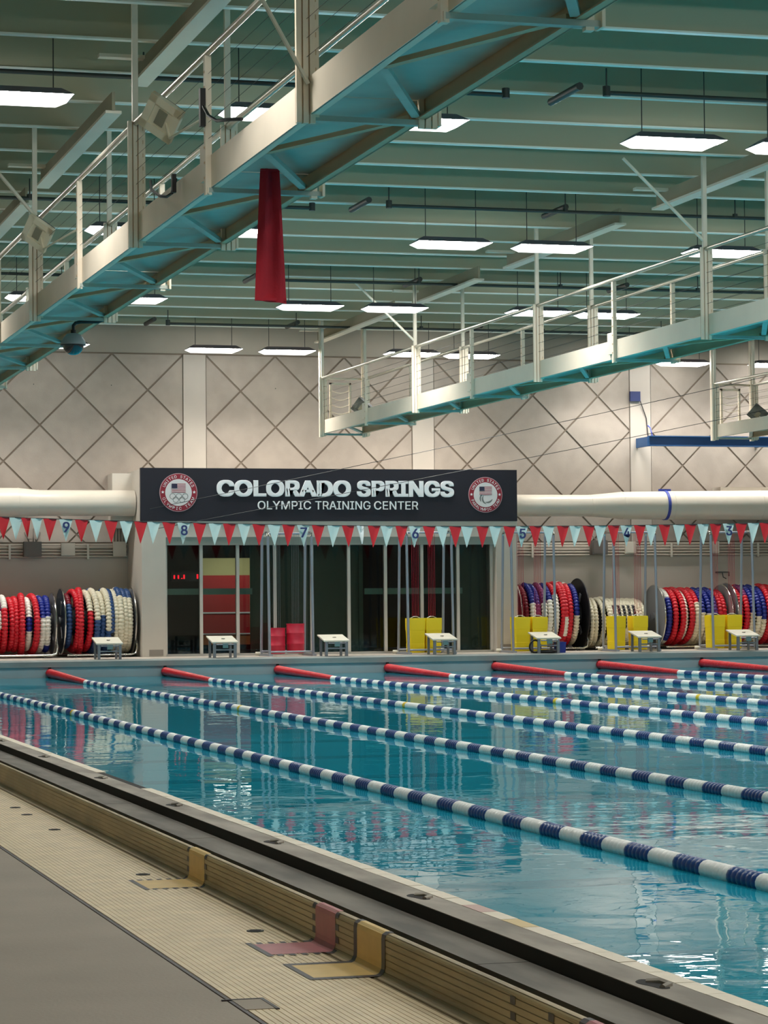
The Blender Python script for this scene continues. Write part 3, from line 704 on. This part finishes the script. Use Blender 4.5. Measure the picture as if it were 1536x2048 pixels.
for c, xl in ((c2, 14.83), (c3, 24.42)):    # gate at the far end
    Z = 5.39; y = 57.0; xr = xl+0.94
    m = MB()
    for xs in (xl+0.16, xl+0.62): m.box(xs, xs+0.045, y-0.03, y+0.03, Z+0.28, Z+1.16)
    m.box(xl+0.16, xl+0.665, y-0.03, y+0.03, Z+1.11, Z+1.16); m.build('gate_frame', 'catwalk_cream', c)
    for k in range(5):
        zz = Z+0.98-k*0.16
        MB().tube([(xl+0.2+0.42*u/8, y, zz-0.06*math.sin(PI*u/8)) for u in range(9)], 0.009, 5).build('gate_chain', 'catwalk_cream', c)
    for xs in (xl-0.03, xr+0.03): MB().box(xs-0.05, xs+0.03, y-0.05, y+0.05, Z-0.08, ZC-0.01).build('end_post', 'catwalk_cream', c)
    MB().tube([(xl+0.03, y, Z+1.25), (xr+0.0, y, Z+1.25)], 0.028, 8).build('end_rail', 'rail_steel', c)
def sway(p, q, par, r=0.022):
    MB().tube([p, q], r, 6).build('sway_rod', 'beam_cream', par)
sway((4.99, 19.55, 5.62), (4.15, 19.55, 7.1), c1, 0.018)
sway((4.99, 34.2, 6.7), (4.0, 34.2, 7.85), c1, 0.025)
for qy in (ys2[-3], ys2[-7]):
    for c, xs in ((c2, 14.80), (c3, 24.39)): sway((xs, qy, 6.75), (xs-1.25, qy, ZJ+0.02), c, 0.025)
# floodlights
def flood(loc, lab, arm_to, rot, body='flood_cream'):
    t = root('floodlight', loc, lab, 'floodlight')
    x, y, z = loc; nf = Vector((-0.62, -0.66, -0.42)).normalized()
    R = (-nf).to_track_quat('X', 'Z').to_matrix() @ Matrix.Rotation(rot, 3, 'X')
    def rb(m, cx, cy_, cz, hx, hy, hz, mi=0):
        m.obox(Vector(loc)+R @ Vector((cx, cy_, cz)), R @ Vector((hx, 0, 0)), R @ Vector((0, hy, 0)), R @ Vector((0, 0, hz)), mi)
    m = MB(); rb(m, 0, 0, 0, 0.05, 0.15, 0.15); m.build('rear_case', 'flood_grey', t)
    m = MB()
    for (cy_, cz, hy, hz) in ((0, 0.15, 0.19, 0.04), (0, -0.15, 0.19, 0.04), (0.15, 0, 0.04, 0.19), (-0.15, 0, 0.04, 0.19)): rb(m, -0.06, cy_, cz, 0.03, hy, hz)
    m.build('bezel', body, t)
    m = MB(); rb(m, -0.05, 0, 0, 0.02, 0.12, 0.12); rb(m, -0.075, 0, 0, 0.01, 0.05, 0.08, 1); m.build('glass', [body, 'flood_glass'], t)
    MB().tube([loc, Vector(loc)+Vector((0.02, -0.15, -0.24)), arm_to], 0.014, 6).build('mounting_arm', 'flood_cream', t)
    return t
flood((4.90, 24.9, 6.34), 'square cream floodlight on an arm outside the catwalk above the red banner', (4.99, 23.25, 6.05), 0.7)
flood((4.90, 33.2, 6.36), 'square cream floodlight on the lower catwalk handrail, farther along', (4.99, 30.68, 6.05), 0.7)
flood((15.55, 56.2, 5.95), 'grey floodlight inside the gated catwalk end', (15.74, 56.2, 5.6), 0.8, 'flood_grey')
flood((25.2, 56.2, 5.92), 'grey floodlight inside the catwalk end near the blue beam', (25.36, 56.2, 5.6), 0.8, 'flood_grey')
def cable(pts, lab, clip_):
    t = root('power_cable', pts[0], lab, 'cable')
    MB().tube(pts, 0.016, 6).build('lead', 'cable_black', t); MB().box(*clip_).build('connector', 'cable_black', t)
cable([(4.93, 23.2, 6.12), (4.91, 22.9, 5.98), (4.90, 22.5, 5.86), (4.93, 22.1, 5.80), (4.98, 21.85, 5.76)], 'short black cable drooping from the post above the red banner', (4.91, 4.96, 23.25, 23.32, 5.95, 6.30))
cable([(4.95, 25.9, 5.86), (4.92, 25.7, 5.74), (4.91, 25.2, 5.60), (4.92, 24.9, 5.55), (4.94, 24.75, 5.56), (4.97, 24.7, 5.70)], 'short black cable looped on the catwalk channel below the floodlight', (4.93, 4.97, 24.68, 24.74, 5.56, 5.74))
# red banner
t = root('banner', (5.55, 23.15, 4.36), 'narrow red cloth banner hanging below the catwalk', 'banner')
n, mm = 18, 8; V = []
for sgn_ in (1, -1):
    for i in range(n+1):
        u = i/n; z = 5.545-1.22*u; hw = 0.085+0.065*u; xc = 5.525+0.0*u
        for k in range(mm+1):
            s_ = -1+2*k/mm; V.append((xc+hw*s_, 23.10+0.02*math.sin(s_*5+u*2)+0.006*sgn_, z-0.012*s_))
Fs = []; B = (n+1)*(mm+1)
for i in range(n):
    for k in range(mm):
        a = i*(mm+1)+k; Fs.append((a, a+1, a+mm+2, a+mm+1)); Fs.append((B+a, B+a+mm+1, B+a+mm+2, B+a+1))
for i in range(n):
    for k in (0, mm):
        a = i*(mm+1)+k; Fs.append((a, a+mm+1, B+a+mm+1, B+a))
for k in range(mm):
    for i in (0, n):
        a = i*(mm+1)+k; Fs.append((a, a+1, B+a+1, B+a))
m = MB(); m.add(V, Fs, 0, True); m.build('cloth', 'banner_red', t)
m = MB().box(5.44, 5.62, 23.08, 23.13, 5.53, 5.548); m.build('top_hem', 'banner_red', t)
MB().box(5.38, 5.67, 23.085, 23.12, 4.335, 4.36).build('bottom_hem', 'banner_red', t)
# dome camera
t = root('dome_camera', (5.58, 34.3, 4.95), 'grey domed security camera hanging from a black pipe under the catwalk', 'camera')
DX, DY = 5.50, 34.3
MB().tube([(5.93, DY, 5.40), (5.90, DY, 5.36), (5.83, DY, 5.335), (5.60, DY, 5.33), (5.53, DY, 5.315), (DX, DY, 5.28), (DX, DY, 5.16)], 0.022, 8).build('pipe_arm', 'cable_black', t)
m = MB().tube([(DX, DY, 5.22), (DX, DY, 5.17)], 0.035, 12); m.build('coupling', 'cable_black', t)
m = MB().tube([(DX, DY, z) for z in (5.175, 5.165, 5.125, 5.08, 5.035, 5.02)], [0.05, 0.085, 0.125, 0.155, 0.168, 0.168], 24); m.build('shroud', 'dome_grey', t)
MB().tube([(DX, DY, 5.021), (DX, DY, 5.012)], 0.171, 24).build('rim', 'cable_black', t)
m = MB().tube([(DX, DY, 5.012-0.13*math.sin(a)) for a in [k*PI/2/8 for k in range(8)]], [0.14*math.cos(k*PI/2/8) for k in range(8)], 24); m.build('bubble', 'dome_smoke', t)
# two wires strung across
def wire(a, b2, lab):
    t = root('overhead_wire', a, lab, 'wire')
    P = [Vector(a).lerp(Vector(b2), k/20)+Vector((0, 0, -0.10*math.sin(PI*k/20))) for k in range(21)]
    MB().tube(P, 0.007, 5).build('strand', 'wire', t)
    MB().tube([Vector(b2)-Vector((0.3, 0, 0)), b2], 0.03, 6).build('turnbuckle', 'dark_pipe', t)
A1 = on_y(300, 1018, 57.4); B1 = on_y(1536, 744, 54.0); d1 = (B1-A1); E1 = A1+d1*((XR-0.02-A1.x)/d1.x)
A2 = on_y(300, 1060, 57.4); B2 = on_y(1536, 811, 54.0); d2 = (B2-A2); E2 = A2+d2*((XR-0.02-A2.x)/d2.x)
wire(A1, E1, 'upper thin wire sloping across the diamond wall to the sign')
wire(A2, E2, 'lower thin wire sloping across the diamond wall to the entrance bay')

# ================================================================== lane ropes
YR = YE-5.0
def band_mesh(n=6, L=0.39, r=0.057):
    pts = []; rr = []
    for k in range(n):
        a = k*L/n; w_ = L/n
        for u, q in ((0.02, 0.80), (0.2, 0.97), (0.45, 1.0), (0.8, 0.97), (0.98, 0.80)): pts.append((0, a+u*w_, 0)); rr.append(r*q)
    return MB().tube(pts, rr, 14)
PAL = {}
def float_part(name, matn, parent, yloc, L=0.39, n=6):
    key = (matn, round(L, 3))
    if key not in PAL:
        o = band_mesh(n, L).build(name, matn); PAL[key] = o.data; o.name = name
    else: o = bpy.data.objects.new(name, PAL[key]); COL.objects.link(o)
    o.parent = parent; o.location = (0, yloc, 0); return o
ROPES = ['blue and white lane rope nearest the tiled deck', 'second lane rope from the tiled deck, its red end left of the white pier', 'lane rope whose red end meets the wall below the red lobby wall', 'lane rope whose red end starts by the red barrels',
         'lane rope whose red end starts below the buckets at dark glass', 'lane rope whose red end starts near the block with the blue bin', 'lane rope whose red end starts below the cream hose reel', 'outermost lane rope, red end beneath the grey flanged reels', 'lane rope beyond the outermost visible red end']
for k in range(9):
    X = 8.343+2.5*(k-1); t = root('lane_rope', (X, 0, 0.03), ROPES[k], 'lane rope', 'lane ropes')
    ynear = 7.5 if k < 3 else 12.0 if k < 5 else 20.0
    MB().tube([(X, ynear, 0.03), (X, YR, 0.03), (X, YE, 0.09)], 0.012, 6).build('cable', 'cable_black', t)
    y = YE-0.40; j = 0
    while y > YR-0.02:
        o_ = float_part('float_band', 'float_red', t, y); u_ = max(0.0, (y-YR)/5.0); o_.location.z = 0.07*u_; o_.rotation_euler.x = 0.014; o_.scale = (1+0.7*u_, 1, 1+0.7*u_); y -= 0.392
    yy_ = 36.4+0.25*k
    while y > ynear:
        if abs(y+0.196-yy_) < 0.196:
            float_part('float_band', 'float_yellow', t, y+0.26, 0.13, 2); float_part('float_band', 'float_white', t, y, 0.26, 4)
        else: float_part('float_band', 'float_white' if j % 2 == 0 else 'float_blue', t, y)
        y -= 0.392; j += 1
# ================================================================== pennant line
fl = root('pennant_line', (4.0, 50.4, 3.3), 'string of alternating red and pale teal pennants with lane numbers', 'bunting')
def zf(x): return 3.085+0.0019*(x-16.5)**2
MB().tube([(x, 50.4, zf(x)) for x in [3+k*0.6 for k in range(42)]], 0.008, 5).build('cord', 'wire', fl)
REDX = [6.07, 6.7, 7.14, 7.61, 8.23, 8.81, 9.4, 9.96, 10.58, 11.18, 11.78, 12.39, 13.0, 13.62, 14.16, 14.74, 15.32, 15.88, 16.46, 17.04, 17.6, 18.2, 18.76, 19.31, 19.89, 20.44, 21.02, 21.59, 22.17, 22.72, 23.3, 23.9, 24.5]
TEALX = [6.4, 6.95, 7.35, 7.92, 8.51, 9.11, 9.66, 10.26, 10.89, 11.48, 12.09, 12.69, 13.32, 13.87, 14.43, 15.02, 15.6, 16.13, 16.73, 17.31, 17.88, 18.47, 19.02, 19.59, 20.15, 20.76, 21.31, 21.88, 22.45, 23.0, 23.6, 24.2]
NUM = {7.92: '9', 10.26: '8', 12.69: '7', 15.02: '6', 17.31: '5', 19.59: '4', 21.88: '3'}
def pennant(x, m_, crumple=0.0, num=None):
    z = zf(x); hw = 0.135*(1-0.35*crumple); h = 0.43*(1-0.15*crumple); r_ = random.Random(int(x*100))
    lean = r_.uniform(-0.02, 0.02)+0.03*crumple; cu = r_.uniform(0.006, 0.02)*(1+3*crumple); n = 6; V = []
    for s_ in (0, 1):
        for i in range(n+1):
            u = i/n
            for j in range(5):
                q = -1+j/2; w_ = hw*(1-u*0.985)
                V.append((x+q*w_+lean*u, 50.4+cu*math.sin(q*2.2+u*3)*(1-0.3*u)+0.02*u+0.003*s_, z-h*u))
    Fs = []; B = (n+1)*5
    for i in range(n):
        for j in range(4):
            a = i*5+j; Fs += [(a, a+1, a+6, a+5), (B+a, B+a+5, B+a+6, B+a+1)]
        for j in (0, 4):
            a = i*5+j; Fs.append((a, a+5, B+a+5, B+a))
    for j in range(4): Fs.append((j, j+1, B+j+1, B+j))
    mb_ = MB(); mb_.add(V, Fs, 0, True); o = mb_.build('pennant', m_, fl)
    if num:
        tm = MB(); put_text(tm, num, x-0.068, x+0.068, z-0.25, z-0.05, 50.368, 0.006, 0.018); tm.build('number', 'number_navy', o)
for x in REDX: pennant(x, 'flag_red', 0.8 if abs(x-7.14) < 0.01 else 0.0)
for x in TEALX: pennant(x, 'flag_white' if abs(x-13.87) < 0.01 else 'flag_teal', 1.0 if abs(x-13.87) < 0.01 else (0.5 if abs(x-7.35) < 0.01 else 0.0), NUM.get(x))
# ================================================================== resistance towers with buckets
def tower(x0, x1, lab, top=3.14):
    t = root('pulley_tower', ((x0+x1)/2, 56.6, DZ), lab, 'exercise frame', 'pulley towers behind the starting blocks')
    for xs in (x0, x1):
        for (yb, yt) in ((56.28, 56.38), (57.1, 56.95)):
            MB().tube([(xs, yb, DZ+0.02), (xs, yt, top-0.08)], 0.032, 8).build('upright', 'tower_steel', t)
        MB().tube([(xs, 56.38, top-0.08), (xs, 56.40, top-0.02), (xs, 56.50, top), (xs, 56.85, top), (xs, 56.93, top-0.02), (xs, 56.95, top-0.08)], 0.032, 8).build('top_bend', 'chrome', t)
        MB().box(xs-0.04, xs+0.04, 56.15, 57.2, DZ, DZ+0.05).build('foot', 'tower_steel', t)
        MB().tube([(xs, 57.1, DZ+0.05), (xs-0.12, 57.15, DZ+0.05)], 0.04, 8).build('caster', 'block_top', t)
    for (yy, zz) in ((56.65, top-0.01), (56.30, DZ+0.10), (57.05, DZ+0.10)):
        MB().tube([(x0, yy, zz), (x1, yy, zz)], 0.022, 8).build('crossbar', 'tower_steel', t)
    return t
def strands(t, xc, z0, m_, wd=0.075, top=3.1):
    for k in range(5): MB().tube([(xc-wd+k*wd*0.5, 56.66, z0), (xc-wd+k*wd*0.5, 56.66, top)], 0.0045, 5, cap=False).build('pulley_rope', m_, t)
def ybucket(xc, w_, lab, z0=DZ+0.03, h=0.77, yaw=0.0, Y=56.68):
    t = root('bucket', (xc, Y, z0), lab, 'bucket', 'yellow weight buckets')
    def ringp(hw, r=0.03):
        P = []
        for cx, cy_, a0 in ((hw-r, hw-r, 0), (-hw+r, hw-r, PI/2), (-hw+r, -hw+r, PI), (hw-r, -hw+r, 1.5*PI)):
            for k in range(4): a = a0+k*PI/6; P.append((cx+r*math.cos(a), cy_+r*math.sin(a)))
        return P
    levels = [(0, w_*0.45), (0.20, w_*0.47), (0.21, w_*0.455), (h*0.66, w_*0.485), (h*0.67, w_*0.50), (h-0.02, w_*0.51), (h, w_*0.50)]
    V = []; n = 16; c, s_ = math.cos(yaw), math.sin(yaw)
    for z, hw in levels: V += [(xc+c*a-s_*b2, Y+s_*a+c*b2, z0+z) for a, b2 in ringp(hw)]
    Fs = [(i*n+k, i*n+(k+1) % n, (i+1)*n+(k+1) % n, (i+1)*n+k) for i in range(len(levels)-1) for k in range(n)]
    m = MB(); m.add(V, Fs, 0, False); m.add(V[:n], [tuple(reversed(range(n)))]); m.build('body', 'bucket_yellow', t)
    m = MB(); P = [(xc+c*a-s_*b2, Y+s_*a+c*b2) for a, b2 in ringp(w_*0.505)]; m.prism(P, 'z', z0+h, z0+h+0.015); m.build('lid', 'bucket_yellow', t)
    m = MB().tube([(xc-w_*0.3, Y, z0+h+0.015), (xc-w_*0.1, Y, z0+h+0.05), (xc+w_*0.1, Y, z0+h+0.05), (xc+w_*0.3, Y, z0+h+0.015)], 0.008, 5); m.build('bail', 'tower_steel', t)
def barrel(xc, r, z0, h, lab):
    t = root('barrel', (xc, 56.68, z0), lab, 'barrel', 'red weight barrels')
    pr = [(0, 0.94), (0.015, 1.0), (h*0.3, 1.0), (h*0.31, 1.035), (h*0.34, 1.035), (h*0.35, 1.0), (h*0.66, 1.0), (h*0.67, 1.035), (h*0.70, 1.035), (h*0.71, 1.0), (h-0.02, 1.0), (h-0.015, 1.04), (h, 1.04), (h, 0.9), (h-0.02, 0.88)]
    MB().tube([(xc, 56.68, z0+a) for a, q in pr], [r*q for a, q in pr], 28).build('drum', 'barrel_red', t)
    MB().tube([(xc, 56.68, z0+h-0.03), (xc, 56.68, z0+h-0.012)], r*0.88, 28).build('lid', 'barrel_red', t)
t7 = tower(13.38, 14.38, 'steel pulley tower holding the two red barrels', 3.12)
barrel(13.64, 0.19, DZ+0.05, 0.58, 'shorter red barrel at the pulley tower before the glass')
barrel(14.07, 0.20, DZ+0.06, 0.66, 'taller red barrel at the pulley tower before the glass')
strands(t7, 13.64, 0.99, 'strand_grey'); strands(t7, 14.07, 1.08, 'strand_grey')
TW = [(16.60, 17.66, 'steel pulley tower with yellow buckets in front of dark glass', ('yellow bucket before the dark glass, standing clear of the block', 'yellow bucket before the dark glass, behind the starting block'), (16.88, 17.27)),
      (19.09, 20.12, 'steel pulley tower with yellow buckets by the white pier', ('yellow bucket overlapping the white pier corner', 'yellow bucket between the white pier and the blue bin'), (19.40, 19.82)),
      (21.59, 22.62, 'steel pulley tower in front of the cream hose reel', ('narrow yellow bucket turned sideways before the cream hose reel', 'yellow bucket behind the block at the cream hose reel'), (21.75, 22.29)),
      (24.02, 25.06, 'steel pulley tower in front of the grey flanged reels', ('yellow bucket touching the pole before the blue coils', 'yellow bucket behind the block at the grey flanged reels'), (24.23, 24.66))]
for i, (a, b2, lb, bl, xs) in enumerate(TW):
    t = tower(a, b2, lb)
    for j in (0, 1):
        ybucket(xs[j], 0.38 if not (i == 2 and j == 0) else 0.34, bl[j], yaw=0.0 if not (i == 2 and j == 0) else 0.25)
        strands(t, xs[j], DZ+0.86, 'strand_red')
# ================================================================== starting blocks
def make_block():
    t = root('starting_block', (0, 55.62, DZ), None, None)
    m = MB(); ya, yb = 55.50, 56.12; za, zb = 0.72, 0.845
    m.add([(-0.29, ya, za-0.03), (0.29, ya, za-0.03), (0.29, yb, zb-0.03), (-0.29, yb, zb-0.03), (-0.29, ya, za), (0.29, ya, za), (0.29, yb, zb), (-0.29, yb, zb)],
          [(3,2,1,0),(4,5,6,7),(0,1,5,4),(1,2,6,5),(2,3,7,6),(3,0,4,7)]); top_ = m.build('platform', 'block_top', t)
    MB().disc((0.02, 55.8, 0.787), 0.04, 'z', 0.012, 12).build('centre_plug', 'box_dark', top_)
    for sx in (-0.23, 0.23):
        MB().box(sx-0.03, sx+0.03, 55.52, 55.58, DZ-0.03, 0.70).build('leg', 'block_leg', t)
        MB().box(sx-0.025, sx+0.025, 56.0, 56.05, DZ-0.005, 0.79).build('leg', 'block_leg', t)
    MB().box(-0.21, 0.21, 55.53, 55.56, 0.53, 0.56).build('crossbar', 'block_leg', t)
    MB().tube([(-0.2, 55.47, 0.66), (0.2, 55.47, 0.66)], 0.014, 6).build('hand_grip', 'block_leg', t)
    MB().box(-0.06, 0.06, 55.46, 55.485, 0.585, 0.69).build('number_tag', 'block_tag', t)
    return t
BL = [(9.66, 'starting block in front of the cream and red rope reel'), (12.2, 'starting block in front of the red lobby wall'), (14.72, 'starting block beside the red barrels'),
      (17.22, 'starting block before yellow buckets and dark glass'), (19.68, 'starting block with a black hose hanging at its legs'), (22.12, 'starting block in front of the cream hose reel'), (24.55, 'starting block in front of the grey flanged reels')]
pb = make_block()
for i, (x, lb) in enumerate(BL):
    o = pb if i == 0 else copy_tree(pb)
    o.location = (x, 55.62, DZ); tag(o, lb, 'starting block', 'starting blocks')
t = root('coiled_hose', (19.5, 55.85, DZ), 'black hose loop leaning at the legs of a starting block', 'hose')
MB().tube([(19.42+0.13*math.cos(a), 55.72+0.02*math.sin(2*a), DZ+0.155+0.14*math.sin(a)) for a in [2*PI*k/24 for k in range(25)]], 0.022, 8).build('loop', 'cable_black', t)
MB().tube([(19.5, 55.7, DZ+0.04), (19.62, 55.6, DZ+0.03), (19.75, 55.55, DZ+0.03), (19.84, 55.62, DZ+0.03), (19.9, 55.72, DZ+0.05)], [0.03, 0.05, 0.04, 0.05, 0.03], 8).build('tail', 'cable_black', t)
t = root('blue_bin', (20.1, 55.9, DZ), 'small blue bin on the coping beside the black hose', 'bin')
P = lambda s_: [(20.08-0.11*s_, 55.9-0.1*s_), (20.08+0.11*s_, 55.9-0.1*s_), (20.08+0.11*s_, 55.9+0.1*s_), (20.08-0.11*s_, 55.9+0.1*s_)]
lv = [(0, 0.92), (0.22, 1.02), (0.225, 1.1), (0.245, 1.1), (0.245, 0.98), (0.02, 0.86)]
V = []
for z, s_ in lv: V += [(a, b2, DZ+z) for a, b2 in P(s_)]
m = MB(); m.add(V, [(i*4+k, i*4+(k+1) % 4, i*4+4+(k+1) % 4, i*4+4+k) for i in range(len(lv)-1) for k in range(4)]+[(3,2,1,0), (20,21,22,23)]); m.build('tub', 'bin_blue', t)
MB().tube([(19.98, 55.9, DZ+0.23), (20.02, 55.86, DZ+0.26), (20.14, 55.86, DZ+0.26), (20.18, 55.9, DZ+0.23)], 0.007, 5).build('handle', 'block_leg', t)
# ================================================================== reels of lane rope
CM = ['coil_red', 'coil_blue', 'coil_white', 'coil_cream', 'coil_black', 'coil_purple', 'coil_maroon', 'coil_steel']
CI = dict(r=0, b=1, w=2, c=3, k=4, p=5, m=6, s=7)
def coil_mesh(mb_, xc, yc, zc, R, rt_, code, tilt=0.0, bead=0.08, N=10):
    # code: list of (end angle in degrees from the top, going down the front, colour)
    n = max(24, int(2*PI*R/bead))*3; V = []; Fs = []; ms = []
    for i in range(n):
        th = 2*PI*i/n; rr = rt_*(1.0 if i % 3 else 0.72)
        rad = Vector((0, -math.sin(th), math.cos(th)))
        c = Vector((xc+tilt*math.sin(th), yc, zc))+rad*R
        for k in range(N):
            a = 2*PI*k/N; V.append(c+rad*(rr*math.cos(a))+Vector((rr*math.sin(a), 0, 0)))
    for i in range(n):
        th = 360*(i+0.5)/n; col = code[-1][1]
        for e, cc in code:
            if th < e: col = cc; break
        for k in range(N):
            Fs.append((i*N+k, i*N+(k+1) % N, ((i+1) % n)*N+(k+1) % N, ((i+1) % n)*N+k)); ms.append(CI[col])
    k0 = len(mb_.v); mb_.v += [tuple(v) for v in V]
    mb_.f += [tuple(q+k0 for q in f) for f in Fs]; mb_.m += ms; mb_.sm += [True]*len(Fs)
def reel(x0, x1, rad, lab, fl_l, fl_r, coils, zc=None, rope_r=0.075, yc=58.48, frame=True, Rf=None):
    zc = zc if zc else DZ+rad+0.06; t = root('rope_reel', ((x0+x1)/2, yc, DZ), lab, 'reel')
    Rf = Rf or rad
    MB().tube([(x0, yc, zc), (x1, yc, zc)], rad*0.42, 20).build('drum', 'flange_black', t)
    for xs, f_ in ((x0, fl_l), (x1, fl_r)):
        if f_:
            m = MB(); m.disc((xs, yc, zc), Rf, 'x', 0.02, 48)
            for k in range(48):
                pass
            o = m.build('flange', f_, t)
            P = [(xs, yc-Rf*math.sin(a), zc+Rf*math.cos(a)) for a in [2*PI*k/48 for k in range(49)]]
            MB().tube(P, 0.016, 6).build('rim', 'chrome' if f_ != 'flange_black' else 'flange_black', o)
            m = MB().disc((xs-0.02, yc, zc), 0.09, 'x', 0.05, 16)
            for k in range(3):
                a = k*2*PI/3+0.5; m.obox((xs-0.016, yc-math.sin(a)*Rf*0.45, zc+math.cos(a)*Rf*0.45), (0.006, 0, 0), (0, -math.sin(a)*Rf*0.2, math.cos(a)*Rf*0.2), (0, math.cos(a)*0.05, math.sin(a)*0.05))
            m.build('hub', 'flange_grey', o)
    for (u, dR, code, tl) in coils:
        m = MB(); coil_mesh(m, x0+(x1-x0)*u, yc, zc, rad-rope_r-0.03+dR, rope_r, code, tl); m.build('coil', CM, t)
    if frame:
        m = MB()
        m.tube([(x0+0.05, 57.85, DZ+0.06), (x1-0.1, 57.85, DZ+0.06), (x1+0.0, 57.85, DZ+0.09), (x1+0.045, 57.9, DZ+0.22), (x1+0.03, 58.1, DZ+0.6), (x1+0.035, yc, zc)], 0.024, 8)
        m.tube([(x0+0.05, 59.1, DZ+0.06), (x1-0.1, 59.1, DZ+0.06), (x1+0.045, 59.0, DZ+0.22), (x1+0.035, yc, zc)], 0.024, 8); m.build('frame_tube', 'chrome', t)
        m = MB()
        for xs in (x0+0.25, x1-0.25): m.disc((xs, 57.85, DZ+0.025), 0.028, 'x', 0.03, 12); m.box(xs-0.02, xs+0.02, 58.0, 59.05, DZ, DZ+0.04)
        m.build('caster', 'dark_pipe', t)
    return t
R_, W_ = [(360, 'r')], [(360, 'w')]
reel(6.9, 8.86, 0.70, 'rope reel of red, white and blue floats with a chrome end frame', 'flange_grey', 'flange_grey',
     [(0.08, -0.04, R_, 0), (0.17, 0.0, [(40, 'w'), (90, 'b'), (360, 'w')], 0), (0.26, -0.03, [(50, 'b'), (360, 'w')], 0), (0.34, -0.04, [(60, 'p'), (100, 'w'), (360, 'r')], 0.03), (0.42, 0.0, [(55, 'w'), (360, 'r')], 0), (0.50, -0.05, R_, 0.02), (0.56, -0.03, R_, 0),
      (0.64, 0.04, R_, -0.05), (0.70, -0.06, [(75, 'w'), (105, 'b'), (360, 'w')], 0.0), (0.76, 0.03, R_, 0.05), (0.84, -0.02, [(78, 'b'), (360, 'w')], 0.03), (0.92, -0.02, [(75, 'b'), (140, 'w'), (360, 'b')], -0.02)])
reel(9.06, 10.66, 0.76, 'rope reel of red, cream and steel blue floats beside the white entrance bay', 'flange_dark', 'flange_grey',
     [(0.07, -0.1, [(50, 'm'), (360, 's')], 0), (0.16, 0.0, R_, 0.05), (0.25, 0.04, R_, -0.05), (0.33, -0.02, [(70, 'c'), (360, 'r')], 0.05), (0.42, 0.02, [(88, 'c'), (360, 's')], 0.06), (0.52, -0.05, [(80, 'c'), (360, 's')], 0.03), (0.60, 0.02, [(108, 'c'), (360, 's')], 0.03),
      (0.66, 0.0, [(30, 's'), (112, 's'), (360, 'k')], 0), (0.72, -0.01, [(130, 'c'), (360, 'c')], 0.02), (0.79, 0.04, [(40, 's'), (360, 'c')], 0.0), (0.86, 0.01, [(45, 's'), (360, 'c')], 0.0), (0.93, 0.0, [(42, 's'), (360, 'c')], -0.02)], Rf=0.74)
reel(19.78, 21.46, 0.80, 'big rope reel of red, white and blue floats with a black flange', 'flange_maroon', 'flange_black',
     [(0.10, -0.05, [(360, 'm')], 0), (0.19, 0.0, [(68, 'b'), (360, 'w')], 0), (0.27, -0.03, [(70, 'b'), (200, 'p'), (360, 'b')], 0), (0.36, 0.0, [(68, 'p'), (360, 'w')], 0), (0.45, -0.01, [(62, 'b'), (360, 'w')], 0), (0.54, 0.0, [(52, 'r'), (360, 'w')], 0),
      (0.63, 0.02, R_, 0.02), (0.70, 0.03, [(10, 'w'), (95, 'r'), (130, 'w'), (360, 'r')], -0.05), (0.78, 0.0, [(14, 'w'), (360, 'r')], -0.06), (0.88, -0.03, [(92, 'b'), (360, 'c')], -0.06)], Rf=0.84)
wc = [(360, 'c')]; wk = [(44, 'c'), (104, 'k'), (360, 'c')]
reel(21.62, 23.02, 0.60, 'cream hose reel between two lane rope reels', None, None,
     [(0.05, 0.03, wc, -0.05), (0.13, 0.02, wc, -0.06), (0.22, 0.03, wc, 0), (0.30, 0.05, wc, 0.04)]+[(0.38+0.045*k, (0.008 if k % 2 else 0.0), wk if k % 2 else [(82, 'c'), (360, 'c')], 0) for k in range(11)]+[(0.90, 0.0, wc, 0), (0.97, -0.03, wc, 0)], rope_r=0.055)
reel(23.42, 25.16, 0.73, 'rope reel of red, blue and white floats between grey flanges', 'flange_grey', 'flange_grey',
     [(0.09, -0.02, [(45, 'w'), (150, 'b'), (360, 'w')], 0.0), (0.18, 0.0, R_, 0.0), (0.26, 0.01, [(60, 'r'), (360, 'r')], 0.05), (0.32, -0.05, [(150, 'w'), (360, 'r')], 0.02), (0.39, 0.0, R_, 0.06), (0.48, 0.0, [(62, 'r'), (360, 'c')], 0.03), (0.56, 0.0, [(84, 'b'), (360, 'c')], 0.03), (0.65, -0.01, [(86, 'b'), (360, 'c')], 0.04), (0.74, 0.0, [(92, 'b'), (360, 'c')], 0.03), (0.83, -0.04, R_, 0.03), (0.91, -0.06, R_, 0.0)], Rf=0.75)
reel(25.30, 27.1, 0.76, 'rope reel of blue and red floats at the frame edge', 'flange_grey', 'flange_grey',
     [(0.06, -0.04, R_, 0), (0.13, 0.0, [(50, 'p'), (110, 'r'), (360, 'r')], 0.03), (0.21, 0.0, [(88, 'b'), (360, 'c')], 0.03), (0.30, 0.0, [(95, 'b'), (360, 'c')], 0.03), (0.38, -0.02, [(15, 'w'), (100, 'b'), (360, 'c')], 0.03), (0.47, 0.02, R_, 0), (0.56, 0.0, R_, 0.03), (0.65, 0.0, [(70, 'b'), (360, 'w')], 0), (0.74, 0, W_, 0), (0.83, 0, [(80, 'b'), (360, 'w')], 0), (0.92, 0, R_, 0)])
for o in [q for q in bpy.data.objects if q.parent is None and q.type not in ('CAMERA', 'LIGHT')]:
    if 'label' not in o and 'kind' not in o: print('UNLABELLED', o.name)
